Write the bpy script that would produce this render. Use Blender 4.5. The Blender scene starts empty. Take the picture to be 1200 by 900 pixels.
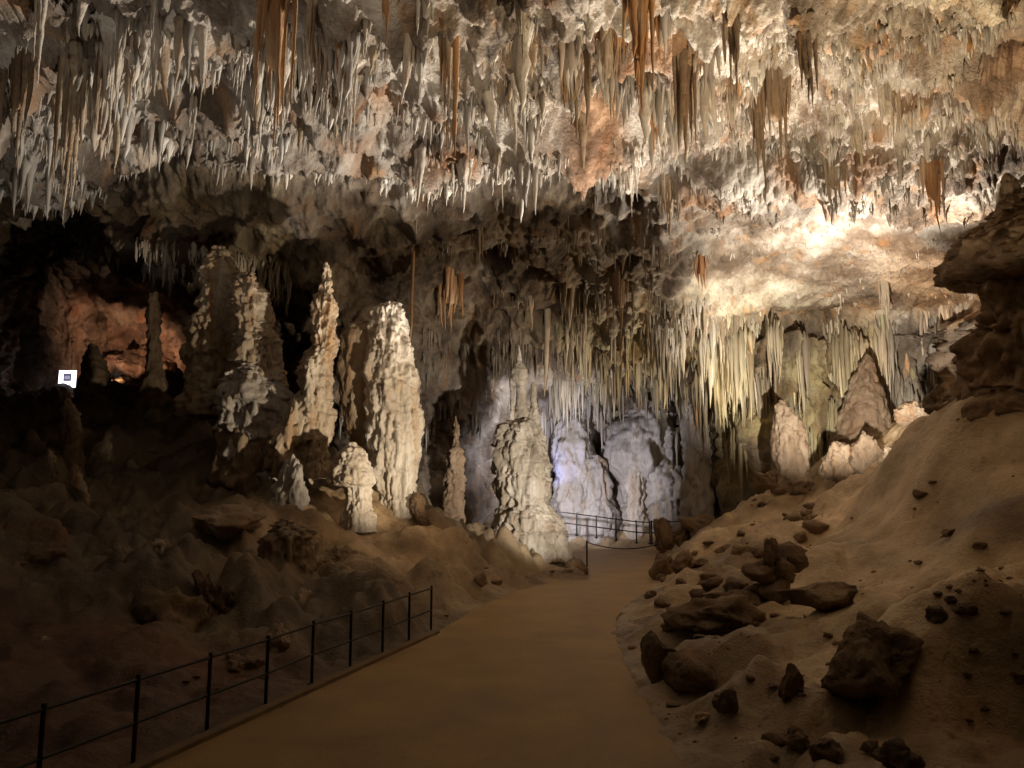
import bpy, math, random
import numpy as np
from mathutils import Vector, Matrix
from mathutils.bvhtree import BVHTree

random.seed(7); rng = np.random.default_rng(11)
scene = bpy.context.scene
COL = scene.collection

# ------------------------------------------------------------------ camera
CAM_H, FPX, PITCH = 2.8, 890.0, math.radians(7.9)
cam_d = bpy.data.cameras.new('camera'); cam = bpy.data.objects.new('camera', cam_d); COL.objects.link(cam)
cam.location = (0, 0, CAM_H); cam.rotation_euler = (math.pi/2 + PITCH, 0, 0)
cam_d.sensor_width = 36; cam_d.lens = FPX/1200*36; cam_d.clip_end = 300
scene.camera = cam
SP, CP = math.sin(PITCH), math.cos(PITCH)
def W(px, py, d):
    """photo pixel (1200x900) at the distance d along +Y"""
    a = (px-600)/FPX; b = (450-py)/FPX
    dy = CP - b*SP; dz = SP + b*CP
    return np.array((a*d/dy, d, CAM_H + dz*d/dy))
def G(px, py, z=0.0):
    a = (px-600)/FPX; b = (450-py)/FPX
    dy = CP - b*SP; dz = SP + b*CP
    k = (z-CAM_H)/dz
    return np.array((a*k, dy*k, z))

# ------------------------------------------------------------------ world: deep underground, no daylight
wd = bpy.data.worlds.new('World'); scene.world = wd; wd.use_nodes = True
wd.node_tree.nodes['Background'].inputs[0].default_value = (0.02, 0.015, 0.01, 1)
wd.node_tree.nodes['Background'].inputs[1].default_value = 0.02
scene.view_settings.view_transform = 'Standard'; scene.view_settings.look = 'None'
scene.view_settings.exposure = 0.7; scene.view_settings.gamma = 1
scene.render.engine = 'CYCLES'
scene.cycles.max_bounces = 5; scene.cycles.diffuse_bounces = 3; scene.cycles.glossy_bounces = 2
scene.cycles.use_denoising = True
scene.cycles.sample_clamp_indirect = 4

# ------------------------------------------------------------------ the show cave's floodlights (the only light there is)
def spot(pos, target, watt, color, size=80, blend=0.6, radius=0.12):
    l = bpy.data.lights.new('floodlight_beam', 'SPOT'); l.energy = watt; l.color = color
    l.spot_size = math.radians(size); l.spot_blend = blend; l.shadow_soft_size = radius
    o = bpy.data.objects.new('floodlight_beam', l); COL.objects.link(o)
    o.location = pos
    o.rotation_euler = (Vector(target)-Vector(pos)).to_track_quat('-Z', 'Y').to_euler()
    return o
WARM = (1.0, 0.84, 0.63); WHITE = (1.0, 0.925, 0.83); COOL = (0.62, 0.66, 1.0); AMBER = (1.0, 0.52, 0.2)
LAMPS = [
    # position, target, watt, colour, cone
    (W(1062, 492, 23.0), W(960, 160, 21.5), 4000, WHITE, 94),      # upper right bank, up at the vault
    (W(1000, 550, 20.5), W(950, 362, 32), 6200, WHITE, 66),         # behind the smooth mound, at the bright shelf and the drapery
    (W(800, 640, 21.0), W(520, 40, 16.5), 10500, WHITE, 96),        # behind the path-side rocks, raking up the ceiling
    (W(845, 585, 30.5), W(760, 330, 30), 1700, WARM, 100),          # by the right bank, at the low vault
    (W(838, 672, 15.0), W(385, 465, 24), 4000, WARM, 36),           # behind the reddish boulder, at the left stalagmites
    (W(858, 655, 17.0), W(600, 515, 29), 5200, WHITE, 44),          # by the rock pile, at the central stalagmite
    (W(652, 590, 32.5), W(665, 505, 41), 1100, (.90, .88, 1.0), 115),  # behind the central stalagmite
    (W(640, 560, 37.2), W(658, 515, 40), 90, (.3, .38, 1.0), 110),
    (W(118, 446, 39.5), W(150, 415, 44), 800, (1.0, .60, .38), 80),   # side chamber
    (W(120, 725, 11.0), W(190, 40, 16), 850, WHITE, 84),            # low in the left foreground, up at the ceiling
    (W(1085, 680, 11.0), W(985, 10, 12.5), 4000, (1.0, .83, .58), 88),  # behind the biggest boulder, up at the ceiling
]
for p, t, w, c, s in LAMPS: spot(p, t, w, c, s)

# ------------------------------------------------------------------ numpy helpers
_perm = rng.permutation(256); _perm = np.concatenate([_perm, _perm, _perm]).astype(np.int32)
_g = np.array([(1,1,0),(-1,1,0),(1,-1,0),(-1,-1,0),(1,0,1),(-1,0,1),(1,0,-1),(-1,0,-1),
               (0,1,1),(0,-1,1),(0,1,-1),(0,-1,-1),(1,1,0),(-1,1,0),(0,-1,1),(0,-1,-1)], np.float32)
def pn(P, f=1.0, off=0.0):
    P = np.asarray(P, np.float32)*np.float32(1) * np.asarray(f, np.float32) + np.float32(off)
    i = np.floor(P).astype(np.int32); w = P - i; i &= 255
    u = w*w*w*(w*(w*6-15)+10)
    X, Y, Z = i[:,0], i[:,1], i[:,2]
    out = 0
    for dx in (0, 1):
        hx = _perm[X+dx]; ux = u[:,0] if dx else 1-u[:,0]
        for dy in (0, 1):
            hy = _perm[hx+Y+dy]; uy = u[:,1] if dy else 1-u[:,1]
            for dz in (0, 1):
                h = _perm[hy+Z+dz] & 15; uz = u[:,2] if dz else 1-u[:,2]
                g = _g[h]
                out = out + ux*uy*uz*(g[:,0]*(w[:,0]-dx)+g[:,1]*(w[:,1]-dy)+g[:,2]*(w[:,2]-dz))
    return out
def fbm(P, f, octv=3, gain=0.5, off=0.0):
    s = 0; a = 1.0; f = np.asarray(f, np.float32)
    for k in range(octv):
        s = s + a*pn(P, f, off+17.3*k); a *= gain; f = f*2.03
    return s
def billow(P, f, octv=3, gain=0.5, off=0.0):
    s = 0; a = 1.0; f = np.asarray(f, np.float32)
    for k in range(octv):
        s = s + a*np.abs(pn(P, f, off+9.1*k)); a *= gain; f = f*2.03
    return s
def sstep(a, b, x):
    t = np.clip((x-a)/(b-a), 0, 1); return t*t*(3-2*t)
def crm(n, t):
    """Catmull-Rom weights for n control points at the parameters t"""
    t = np.asarray(t, float); i = np.clip(np.floor(t).astype(int), 0, n-2); u = t-i
    M = np.zeros((len(t), n)); r = np.arange(len(t))
    w = [-.5*u+u*u-.5*u**3, 1-2.5*u*u+1.5*u**3, .5*u+2*u*u-1.5*u**3, -.5*u*u+.5*u**3]
    for k, wk in enumerate(w):
        np.add.at(M, (r, np.clip(i-1+k, 0, n-1)), wk)
    return M
def grid_faces(nr, nc, wrap=False):
    r = np.arange(nr-1)[:,None]; c = np.arange(nc if wrap else nc-1)[None,:]
    c2 = (c+1) % nc
    return np.stack([r*nc+c+0*r, r*nc+c2+0*r, (r+1)*nc+c2, (r+1)*nc+c], -1).reshape(-1, 4)
def grid_normals(Pg):
    du = np.gradient(Pg, axis=1); dv = np.gradient(Pg, axis=0)
    n = np.cross(dv, du); n /= np.linalg.norm(n, axis=-1, keepdims=True)+1e-9
    return n
def mesh_np(name, V, F, mat=None, smooth=True, tint=None):
    V = np.asarray(V, np.float32); F = np.asarray(F, np.int32); k = F.shape[1]
    me = bpy.data.meshes.new(name)
    me.vertices.add(len(V)); me.vertices.foreach_set('co', V.ravel())
    me.loops.add(F.size); me.loops.foreach_set('vertex_index', F.ravel())
    me.polygons.add(len(F)); me.polygons.foreach_set('loop_start', np.arange(0, F.size, k, dtype=np.int32))
    me.polygons.foreach_set('use_smooth', np.full(len(F), smooth))
    me.update(calc_edges=True)
    if tint is not None:
        at = me.color_attributes.new('tint', 'FLOAT_COLOR', 'POINT')
        at.data.foreach_set('color', np.concatenate([tint, np.ones((len(V), 1))], 1).astype(np.float32).ravel())
    if mat: me.materials.append(mat)
    return me
def link(name, me, parent=None, **props):
    o = bpy.data.objects.new(name, me); COL.objects.link(o)
    if parent is not None: o.parent = parent
    for k, v in props.items(): o[k] = v
    return o
def compact(V, F):
    used = np.unique(F); m = np.full(len(V), -1, np.int32); m[used] = np.arange(len(used))
    return used, m[F]

# ------------------------------------------------------------------ materials
def rock_mat(name, cols, scale=0.5, streak=0.25, rough=0.7, bump=0.04, fine=14.0, tint=False, dirt=None, stain=None, spec=0.35):
    m = bpy.data.materials.new(name); m.use_nodes = True
    nt = m.node_tree; N = nt.nodes; L = nt.links; b = N['Principled BSDF']
    geo = N.new('ShaderNodeNewGeometry')
    mp = N.new('ShaderNodeMapping'); mp.inputs['Scale'].default_value = (1, 1, streak); L.new(geo.outputs['Position'], mp.inputs[0])
    n1 = N.new('ShaderNodeTexNoise'); n1.inputs['Scale'].default_value = scale; n1.inputs['Detail'].default_value = 7; n1.inputs['Roughness'].default_value = 0.62
    L.new(mp.outputs[0], n1.inputs['Vector'])
    cr = N.new('ShaderNodeValToRGB'); L.new(n1.outputs['Fac'], cr.inputs[0])
    els = cr.color_ramp.elements
    while len(els) < len(cols): els.new(0.5)
    for e, (p, c) in zip(els, cols): e.position = p; e.color = (*c, 1)
    col = cr.outputs[0]
    def mix(mode, fac, a, bb):
        x = N.new('ShaderNodeMix'); x.data_type = 'RGBA'; x.blend_type = mode
        if isinstance(fac, float): x.inputs[0].default_value = fac
        else: L.new(fac, x.inputs[0])
        L.new(a, x.inputs[6])
        if isinstance(bb, tuple): x.inputs[7].default_value = (*bb, 1)
        else: L.new(bb, x.inputs[7])
        return x.outputs[2]
    if stain:                       # vertical mineral streaks
        mp2 = N.new('ShaderNodeMapping'); mp2.inputs['Scale'].default_value = (1, 1, 0.08); L.new(geo.outputs['Position'], mp2.inputs[0])
        n2 = N.new('ShaderNodeTexNoise'); n2.inputs['Scale'].default_value = stain[1]; n2.inputs['Detail'].default_value = 4
        L.new(mp2.outputs[0], n2.inputs['Vector'])
        r2 = N.new('ShaderNodeMapRange'); r2.inputs[1].default_value = stain[2]; r2.inputs[2].default_value = stain[2]+0.16; r2.inputs[4].default_value = stain[3]
        L.new(n2.outputs['Fac'], r2.inputs[0])
        col = mix('MIX', r2.outputs[0], col, stain[0])
    n3 = N.new('ShaderNodeTexNoise'); n3.inputs['Scale'].default_value = fine; n3.inputs['Detail'].default_value = 6; n3.inputs['Roughness'].default_value = 0.7
    mp3 = N.new('ShaderNodeMapping'); mp3.inputs['Scale'].default_value = (1, 1, min(1, streak*1.6)); L.new(geo.outputs['Position'], mp3.inputs[0]); L.new(mp3.outputs[0], n3.inputs['Vector'])
    if dirt:                        # small specks of clay and soot
        r3 = N.new('ShaderNodeMapRange'); r3.inputs[1].default_value = 0.56; r3.inputs[2].default_value = 0.72; r3.inputs[4].default_value = dirt[1]
        L.new(n3.outputs['Fac'], r3.inputs[0]); col = mix('MIX', r3.outputs[0], col, dirt[0])
    if tint:
        at = N.new('ShaderNodeAttribute'); at.attribute_name = 'tint'
        col = mix('MULTIPLY', 1.0, col, at.outputs['Color'])
    L.new(col, b.inputs['Base Color'])
    rr = N.new('ShaderNodeMapRange'); rr.inputs[3].default_value = rough-0.15; rr.inputs[4].default_value = min(1, rough+0.18)
    L.new(n1.outputs['Fac'], rr.inputs[0]); L.new(rr.outputs[0], b.inputs['Roughness'])
    b.inputs['Specular IOR Level'].default_value = spec
    bp = N.new('ShaderNodeBump'); bp.inputs['Distance'].default_value = bump; bp.inputs['Strength'].default_value = 0.9
    L.new(n3.outputs['Fac'], bp.inputs['Height']); L.new(bp.outputs[0], b.inputs['Normal'])
    return m
OCH = (0.30, 0.14, 0.045)
M_shell = rock_mat('limestone_vault', [(0.34, (0.10, 0.072, 0.048)), (0.46, (0.24, 0.19, 0.145)), (0.56, (0.42, 0.37, 0.31)), (0.68, (0.62, 0.57, 0.50))],
                   scale=0.6, streak=0.5, bump=0.22, fine=3.6, tint=True, dirt=((0.12, 0.09, 0.06), 0.6), stain=((0.36, 0.2, 0.09), 1.6, 0.56, 0.75))
M_white = rock_mat('white_calcite', [(0.3, (0.34, 0.27, 0.19)), (0.48, (0.56, 0.49, 0.40)), (0.65, (0.70, 0.65, 0.57))], scale=0.8, streak=0.3,
                   bump=0.09, fine=7, dirt=((0.2, 0.13, 0.07), 0.6), stain=((0.40, 0.24, 0.11), 2.5, 0.56, 0.7), rough=0.6)
M_mid = rock_mat('buff_calcite', [(0.3, (0.22, 0.15, 0.09)), (0.5, (0.40, 0.31, 0.21)), (0.68, (0.56, 0.48, 0.37))], scale=0.8, streak=0.3,
                 bump=0.10, fine=7, dirt=((0.12, 0.08, 0.045), 0.6), stain=((0.34, 0.17, 0.06), 3, 0.52, 0.7), rough=0.62)
M_central = rock_mat('grey_buff_calcite', [(0.32, (0.17, 0.135, 0.095)), (0.5, (0.40, 0.34, 0.26)), (0.66, (0.60, 0.54, 0.45))], scale=1.1, streak=0.5,
                 bump=0.12, fine=6, dirt=((0.12, 0.085, 0.05), 0.6), stain=((0.34, 0.22, 0.11), 3, 0.58, 0.5), rough=0.6)
M_olive = rock_mat('olive_calcite', [(0.3, (0.20, 0.165, 0.075)), (0.5, (0.38, 0.33, 0.18)), (0.68, (0.55, 0.50, 0.33))], scale=1.0, streak=0.2,
                 bump=0.08, fine=7, dirt=((0.12, 0.085, 0.04), 0.5), stain=((0.40, 0.25, 0.10), 3, 0.55, 0.6), rough=0.6)
M_orange = rock_mat('orange_calcite', [(0.3, (0.22, 0.095, 0.035)), (0.5, (0.46, 0.235, 0.095)), (0.68, (0.60, 0.42, 0.26))], scale=1.6, streak=0.15,
                    bump=0.04, fine=14, dirt=((0.12, 0.06, 0.03), 0.5), stain=((0.60, 0.50, 0.38), 4, 0.54, 0.6), rough=0.55)
M_brown = rock_mat('brown_flowstone', [(0.3, (0.10, 0.06, 0.035)), (0.5, (0.22, 0.15, 0.09)), (0.7, (0.36, 0.28, 0.19))], scale=0.9, streak=0.4,
                   bump=0.10, fine=6, dirt=((0.06, 0.035, 0.02), 0.6), stain=((0.30, 0.16, 0.07), 2.5, 0.55, 0.7))
M_grey = rock_mat('grey_flowstone', [(0.3, (0.26, 0.22, 0.18)), (0.5, (0.40, 0.36, 0.32)), (0.7, (0.56, 0.52, 0.47))], scale=0.7, streak=0.3,
                  bump=0.12, fine=5, dirt=((0.10, 0.08, 0.06), 0.6), stain=((0.45, 0.32, 0.18), 2.2, 0.55, 0.7))
M_ground = rock_mat('clay_and_flowstone', [(0.32, (0.13, 0.088, 0.046)), (0.5, (0.29, 0.208, 0.118)), (0.68, (0.45, 0.35, 0.22))], scale=0.5, streak=1,
                    bump=0.09, fine=4.5, tint=True, dirt=((0.09, 0.06, 0.032), 0.6), rough=0.5, spec=0.6)
M_rock = rock_mat('muddy_boulder', [(0.3, (0.085, 0.054, 0.03)), (0.5, (0.20, 0.132, 0.074)), (0.7, (0.36, 0.26, 0.155))], scale=1.8, streak=0.6,
                  bump=0.05, fine=14, dirt=((0.03, 0.02, 0.012), 0.5))
M_pale = rock_mat('pale_block', [(0.3, (0.30, 0.19, 0.10)), (0.6, (0.48, 0.36, 0.22))], scale=2, bump=0.03, fine=14, dirt=((0.12, 0.08, 0.05), 0.4))
M_path = rock_mat('walked_concrete_path', [(0.3, (0.26, 0.16, 0.06)), (0.5, (0.345, 0.22, 0.085)), (0.7, (0.42, 0.28, 0.115))], scale=0.8, streak=1,
                  bump=0.012, fine=20, dirt=((0.10, 0.062, 0.032), 0.55), rough=0.58, spec=0.4)
M_kerb = rock_mat('kerb_concrete', [(0.3, (0.14, 0.09, 0.05)), (0.7, (0.26, 0.18, 0.1))], scale=3, streak=1, bump=0.01, fine=40)
def plain(name, col, rough=0.5, metal=0.0, emit=None):
    m = bpy.data.materials.new(name); m.use_nodes = True; b = m.node_tree.nodes['Principled BSDF']
    N, L = m.node_tree.nodes, m.node_tree.links
    n = N.new('ShaderNodeTexNoise'); n.inputs['Scale'].default_value = 22; n.inputs['Detail'].default_value = 4
    cr = N.new('ShaderNodeValToRGB'); cr.color_ramp.elements[0].color = (*[c*0.6 for c in col], 1); cr.color_ramp.elements[1].color = (*[min(1, c*1.35) for c in col], 1)
    L.new(n.outputs['Fac'], cr.inputs[0]); L.new(cr.outputs[0], b.inputs['Base Color'])
    b.inputs['Roughness'].default_value = rough; b.inputs['Metallic'].default_value = metal
    if emit:
        b.inputs['Emission Color'].default_value = (*emit[0], 1); b.inputs['Emission Strength'].default_value = emit[1]
    return m
M_metal = plain('dark_painted_steel', (0.02, 0.018, 0.016), 0.45, 0.6)
M_dark = plain('dark_pit_lining', (0.015, 0.012, 0.01), 0.9)
M_screen = plain('backlit_panel', (0.8, 0.8, 0.85), 0.4, 0, ((0.86, 0.88, 1.0), 2.2))
M_print = plain('panel_print', (0.10, 0.09, 0.16), 0.5, 0, ((.5, .45, .8), .12))
M_print2 = plain('panel_print_light', (0.3, 0.3, 0.36), 0.5, 0, ((0.6, 0.6, 0.8), 0.35))

# ------------------------------------------------------------------ cave shell: ceiling and walls as one lofted surface
# every column: px, depths of rows 2-7 (py -250, 0, 70, 130, 175, lip), lip py (None: no lip), then rows 9-15 as (py, d)
CE = [9.5, 14.5, 17.0, 19.5, 22.0, 24.0]
def sc(k): return [c*k for c in CE]
COLS = [
 (-60, sc(.95), 235, [(245,25),(290,28),(340,31),(390,33),(450,34),(520,34),(620,34)]),
 (60,  sc(.97), 228, [(232,27),(245,33),(275,40),(340,43),(400,43.5),(470,43.5),(560,44)]),
 (160, sc(1.0), 203, [(222,25.5),(262,27),(302,28.5),(318,38),(385,44),(455,44),(550,44)]),
 (250, sc(1.0), 206, [(225,25.5),(270,27.5),(325,29.5),(352,39),(400,44.5),(470,45),(600,45)]),
 (330, sc(1.0), 214, [(230,26),(275,28),(345,30.5),(392,38),(430,44),(500,45),(620,45)]),
 (410, sc(1.0), 228, [(240,26.5),(280,28.5),(335,30.5),(400,31.5),(470,32),(560,32.5),(690,33)]),
 (490, sc(1.0), 240, [(252,27),(290,30),(345,32),(400,33),(480,34),(560,35),(690,36)]),
 (570, sc(1.0), 235, [(250,28),(290,31),(340,33),(400,34.5),(480,36),(560,38),(690,38.5)]),
 (640, sc(1.0), 210, [(240,27),(300,30),(350,32),(400,34),(470,39),(560,43.5),(690,44)]),
 (720, sc(1.0), 203, [(240,27),(300,29),(350,31),(400,33),(440,37),(540,43.5),(690,44)]),
 (800, sc(.98), None,[(230,25.5),(290,28),(340,30),(385,32),(425,36.5),(530,42.5),(690,43)]),
 (880, sc(.95), None,[(255,26.5),(305,29),(345,31),(388,33),(425,33.4),(540,34.2),(680,35)]),
 (960, sc(.90), None,[(255,25.5),(305,28.5),(343,31),(385,33.2),(425,33.6),(530,34.2),(680,35)]),
 (1040,sc(.86), None,[(255,24.5),(308,28),(345,31),(378,33.2),(425,33.6),(510,34.2),(680,35)]),
 (1120,sc(.83), None,[(255,23.0),(308,27),(342,30),(368,32.5),(425,33.6),(510,34.2),(680,35)]),
 (1220,sc(.80), None,[(250,21.5),(300,22.5),(345,23.5),(390,24.5),(440,25),(510,25),(680,25)]),
]
LIPPY = 205
PYS = [-250, -22, 44, 100, 145]
ctrl = []; cpx = []
def world_col(x, y, zt, kind):
    """a column beyond the frame: wall at (x, y)"""
    out = [np.array((x*.45, -7.0 if y > -6 else -7.5, zt-.3)), np.array((x*.5, min(y, 3)-1.0, zt))]
    zs = [zt-.2, zt-.8, zt-1.6, zt-2.5, zt-3.5, zt-4.6, zt-5.2, zt-6, zt-7, zt-8, zt-9, zt-10, zt-11.5, -2]
    for i, z in enumerate(zs):
        k = min(1, .55+.12*i); out.append(np.array((x*k, y, z)))
    return out
ctrl.append(world_col(-14, -7, 12, 0)); cpx.append(-700)
ctrl.append(world_col(-15, 4, 12.5, 0)); cpx.append(-450)
ctrl.append(world_col(-17, 15, 13, 0)); cpx.append(-220)
for px, dep, lip, rest in COLS:
    lp = lip if lip else LIPPY
    x = W(px, 0, dep[1])[0]
    c = [np.array((x*.8, -7.0, 12.5)), np.array((x*.9, 3.0, 13.0))]
    for py, d in zip(PYS, dep[:5]): c.append(W(px, py, d))
    c.append(W(px, lp-(34 if lip else 12), dep[5]))
    r = [W(px, py, d) for py, d in rest]
    if lip: c.append(c[-1]+np.array((0, 1.0, 1.1)))
    else: c.append((c[-1]+r[0])/2)
    ctrl.append(c+r); cpx.append(px)
ctrl.append(world_col(16, 13.5, 12, 1)); cpx.append(1420)
ctrl.append(world_col(12, 3, 11.5, 1)); cpx.append(1650)
ctrl.append(world_col(11, -7, 12, 1)); cpx.append(1850)
C = np.array(ctrl).transpose(1, 0, 2)            # rows x columns x 3
nR, nC = C.shape[:2]
RES = 1.75
tc = []
for i in range(nC-1):
    a, b = cpx[i], cpx[i+1]; inside = b > -40 and a < 1240
    n = max(4, int((b-a)/(RES if inside else 12))); tc += list(i+np.arange(n)/n)
tc.append(nC-1.0)
rown = [10, 26, 140, 45, 40, 32, 24, 14, 18, 34, 34, 34, 34, 48, 24]
tr = []
for i, n in enumerate(rown):
    n = int(n*1.75/RES) if i > 1 else n
    tr += list(i+np.arange(n)/n)
tr.append(nR-1.0)
tc = np.array(tc); tr = np.array(tr)
S = np.einsum('ri,ijk,cj->rck', crm(nR, tr), C, crm(nC, tc))
gr, gc = S.shape[:2]
Nn = grid_normals(S)
cen = np.array((0, 14.0, 5.0))
flip = np.sum(Nn*(cen-S), -1, keepdims=True); Nn = np.where(np.mean(flip) < 0, -Nn, Nn)
P = S.reshape(-1, 3); Nf = Nn.reshape(-1, 3).copy()
rowt = np.repeat(tr, gc)
ceilw = np.clip(-Nf[:,2]*1.2, 0, 1)                    # 1 where the surface faces down
wallw = 1-ceilw
# broad shelves that run across the ceiling, then lumps, drip flutes and crust
big = pn(P, (.10, .32, .2), 3)*1.3 + pn(P, (.22, .6, .4), 31)*.7
terr = pn(P, (.16, .75, .3), 77); terr = np.tanh(terr*6)*.22
lump = .75*fbm(P, .33, 3, .5, 5)
pits = -np.clip(pn(P, .42, 63)-.28, 0, 1)*3.2 - np.clip(pn(P, .85, 67)-.25, 0, 1)*1.8*(rowt < 11.5)
flute = billow(P, (1.1, 1.1, .10), 3, .55, 40)*.55
crust = billow(P, 1.5, 4, .58, 23)*.42
pop = (np.abs(pn(P, (5.5, 5.5, 3.2), 51)))*.14
curtain = ((rowt > 11.6) & (P[:,0] > 4)).astype(float)
olive_zone = sstep(8.2, 9.0, rowt)*(1-sstep(12, 13, rowt))*(P[:,0] < 3)
pxs = np.tile(np.interp(tc, np.arange(nC), cpx), gr)
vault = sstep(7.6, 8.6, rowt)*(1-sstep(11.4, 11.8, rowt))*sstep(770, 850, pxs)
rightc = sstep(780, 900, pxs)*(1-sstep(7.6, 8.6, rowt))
fluteW = 1+.7*sstep(11.6, 12.2, rowt)*sstep(600, 660, pxs)
drape = billow(P, (1.5, 1.5, .045), 3, .6, 140)*1.35*sstep(11.5, 12.1, rowt)*(.35*sstep(610, 680, pxs)+.65*sstep(810, 850, pxs))
disp = drape + (big+terr)*np.clip(ceilw+.15, 0, 1)*(rowt < 8.3) + lump*(.55+.45*wallw)*(1-.5*vault) + pits*(1-.75*curtain)*(1-.8*vault)*(1-.8*rightc) + flute*(.25+.9*wallw)*fluteW*(1-.6*vault) + rightc*billow(P, (2.6, 2.6, .5), 3, .6, 48)*.38 + crust*(1-.55*vault)*(1-.55*olive_zone) + pop + olive_zone*(fbm(P, .8, 3, .5, 210)*.5+.12*billow(P, (2.2, 2.2, .5), 2, .5, 212))
D = P + Nf*disp[:,None].astype(float)
# overhanging ledges: the ceiling sinks slowly away from the viewer, then jumps back up
lph = (P[:,1]+2.2*pn(P, (.12, .05, 0), 301)*2+.9*pn(P, (.45, .2, 0), 302))/3.1
lfr = lph-np.floor(lph); lsaw = np.where(lfr < .82, (lfr/.82)**1.6, (1-lfr)/.18)
lamp_ = .95*sstep(-.45, .25, pn(P, (.16, .2, 0), 303))*sstep(2.6, 3.2, rowt)*(1-sstep(6.2, 6.9, rowt))*(1-sstep(800, 960, np.tile(np.interp(tc, np.arange(nC), cpx), gr)))
D[:,2] -= lsaw*lamp_
# stalactite-like fringe: the vault's fine crust sags downward
drip = np.clip(pn(P, (1.5, 1.5, .4), 9)-.08, 0, 1)*1.3 + np.clip(pn(P, (3.3, 3.3, .8), 19)-.1, 0, 1)*.6
D[:,2] -= drip*.8*np.clip(ceilw+.15, 0, 1)*np.where(rowt > 8.5, .5, 1)*(1-.85*olive_zone)*(1-.65*sstep(5.8, 6.4, rowt)*(1-sstep(7.6, 8.2, rowt)))*(1-.8*vault)*(1-.3*rightc)
Dg = D.reshape(gr, gc, 3)
Dn = grid_normals(Dg); 
if np.mean(np.sum(Dn*(cen-Dg), -1)) < 0: Dn = -Dn
# rock tint: ochre to the right, yellow-green on the middle vault and back wall, white calcite elsewhere
tn = fbm(P, .22, 3, .5, 91); tn2 = pn(P, (.5, .5, .2), 15)
och = sstep(5.5, 13, P[:,0]-.15*P[:,1])*sstep(-.35, .35, tn)
olv = np.exp(-((P-W(745, 400, 33))**2/np.array((14., 30, 4.5))).sum(1))*sstep(-.3, .25, tn2) + \
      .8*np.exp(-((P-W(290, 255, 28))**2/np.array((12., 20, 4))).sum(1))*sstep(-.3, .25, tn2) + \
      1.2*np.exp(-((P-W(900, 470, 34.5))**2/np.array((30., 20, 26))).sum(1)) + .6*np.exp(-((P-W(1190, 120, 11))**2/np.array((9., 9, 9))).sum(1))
brn = olive_zone*sstep(-.7, .0, tn+.15)*.95
side = sstep(36, 40, P[:,1])*(P[:,0] < -9)
tint = np.ones((len(P), 3))
def mixto(t, c, w): return t*(1-w[:,None]) + np.array(c)*w[:,None]
tint = mixto(tint, (.95, .62, .33), np.clip(och*.8, 0, 1))
tint = mixto(tint, (.50, .41, .29), np.clip(brn, 0, 1))
tint = mixto(tint, (.80, .72, .33), np.clip(olv*.75, 0, 1))
tint = mixto(tint, (.85, .62, .5), side)
tint = mixto(tint, (.34, .29, .24), np.clip(.55+1.8*fbm(P, .5, 2, .5, 160)-.5*drip, 0, 1)*.8*(1-.8*vault)*(1-.55*rightc))  # brown rock, darkened further as shade between the drips
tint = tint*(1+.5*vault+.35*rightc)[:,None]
tint = mixto(tint, (.85, .46, .2), np.clip((pn(P, .55, 130)-.22)*4, 0, 1)*.6*(rowt < 8))
F = grid_faces(gr, gc)
rsplit = int(np.searchsorted(tr, 8.0))
fr = np.arange(len(F))//(gc-1)
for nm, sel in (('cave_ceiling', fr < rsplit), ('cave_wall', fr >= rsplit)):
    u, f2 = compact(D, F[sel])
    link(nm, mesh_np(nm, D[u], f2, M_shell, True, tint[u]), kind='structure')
# coarse copy for finding where things touch the rock
cs = Dg[::3, ::3]; cf = grid_faces(*cs.shape[:2])
BV = BVHTree.FromPolygons([tuple(v) for v in cs.reshape(-1, 3)], [tuple(f) for f in cf.tolist()])
CO = Vector((0, 0, CAM_H))
def hit(px, py, bv=None):
    d = Vector(W(px, py, 10))-CO; d.normalize()
    h = (bv or BV).ray_cast(CO, d)[0]
    return np.array(h) if h is not None else None

# ------------------------------------------------------------------ ground
PATH_PX = [(60, 950), (150, 905), (232, 868), (311, 833), (410, 787), (508, 743), (560, 712), (600, 693), (645, 683), (690, 679), (690, 668), (668, 660), (640, 650),
           (600, 650), (545, 650), (540, 643), (600, 642), (660, 642), (735, 644), (790, 646), (785, 650), (770, 662), (766, 690), (735, 708), (722, 725), (722, 745), (738, 790), (775, 850), (812, 905), (840, 950)]
path_poly = np.array([G(x, y)[:2] for x, y in PATH_PX])
path_poly = np.concatenate([path_poly, [[path_poly[-1][0], -4], [path_poly[0][0], -4]]])
def poly_sd(Q, poly):
    """signed distance to a polygon, negative inside"""
    d = np.full(len(Q), 1e9); ins = np.zeros(len(Q), bool); n = len(poly)
    for i in range(n):
        a, b = poly[i], poly[(i+1) % n]; ab = b-a
        t = np.clip(((Q-a)@ab)/(ab@ab+1e-12), 0, 1)
        d = np.minimum(d, np.hypot(*(Q-a-t[:,None]*ab).T))
        c = ((a[1] > Q[:,1]) != (b[1] > Q[:,1]))
        xx = (b[0]-a[0])*(Q[:,1]-a[1])/(b[1]-a[1]+1e-12)+a[0]
        ins ^= c & (Q[:,0] < xx)
    return np.where(ins, -d, d)
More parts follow.
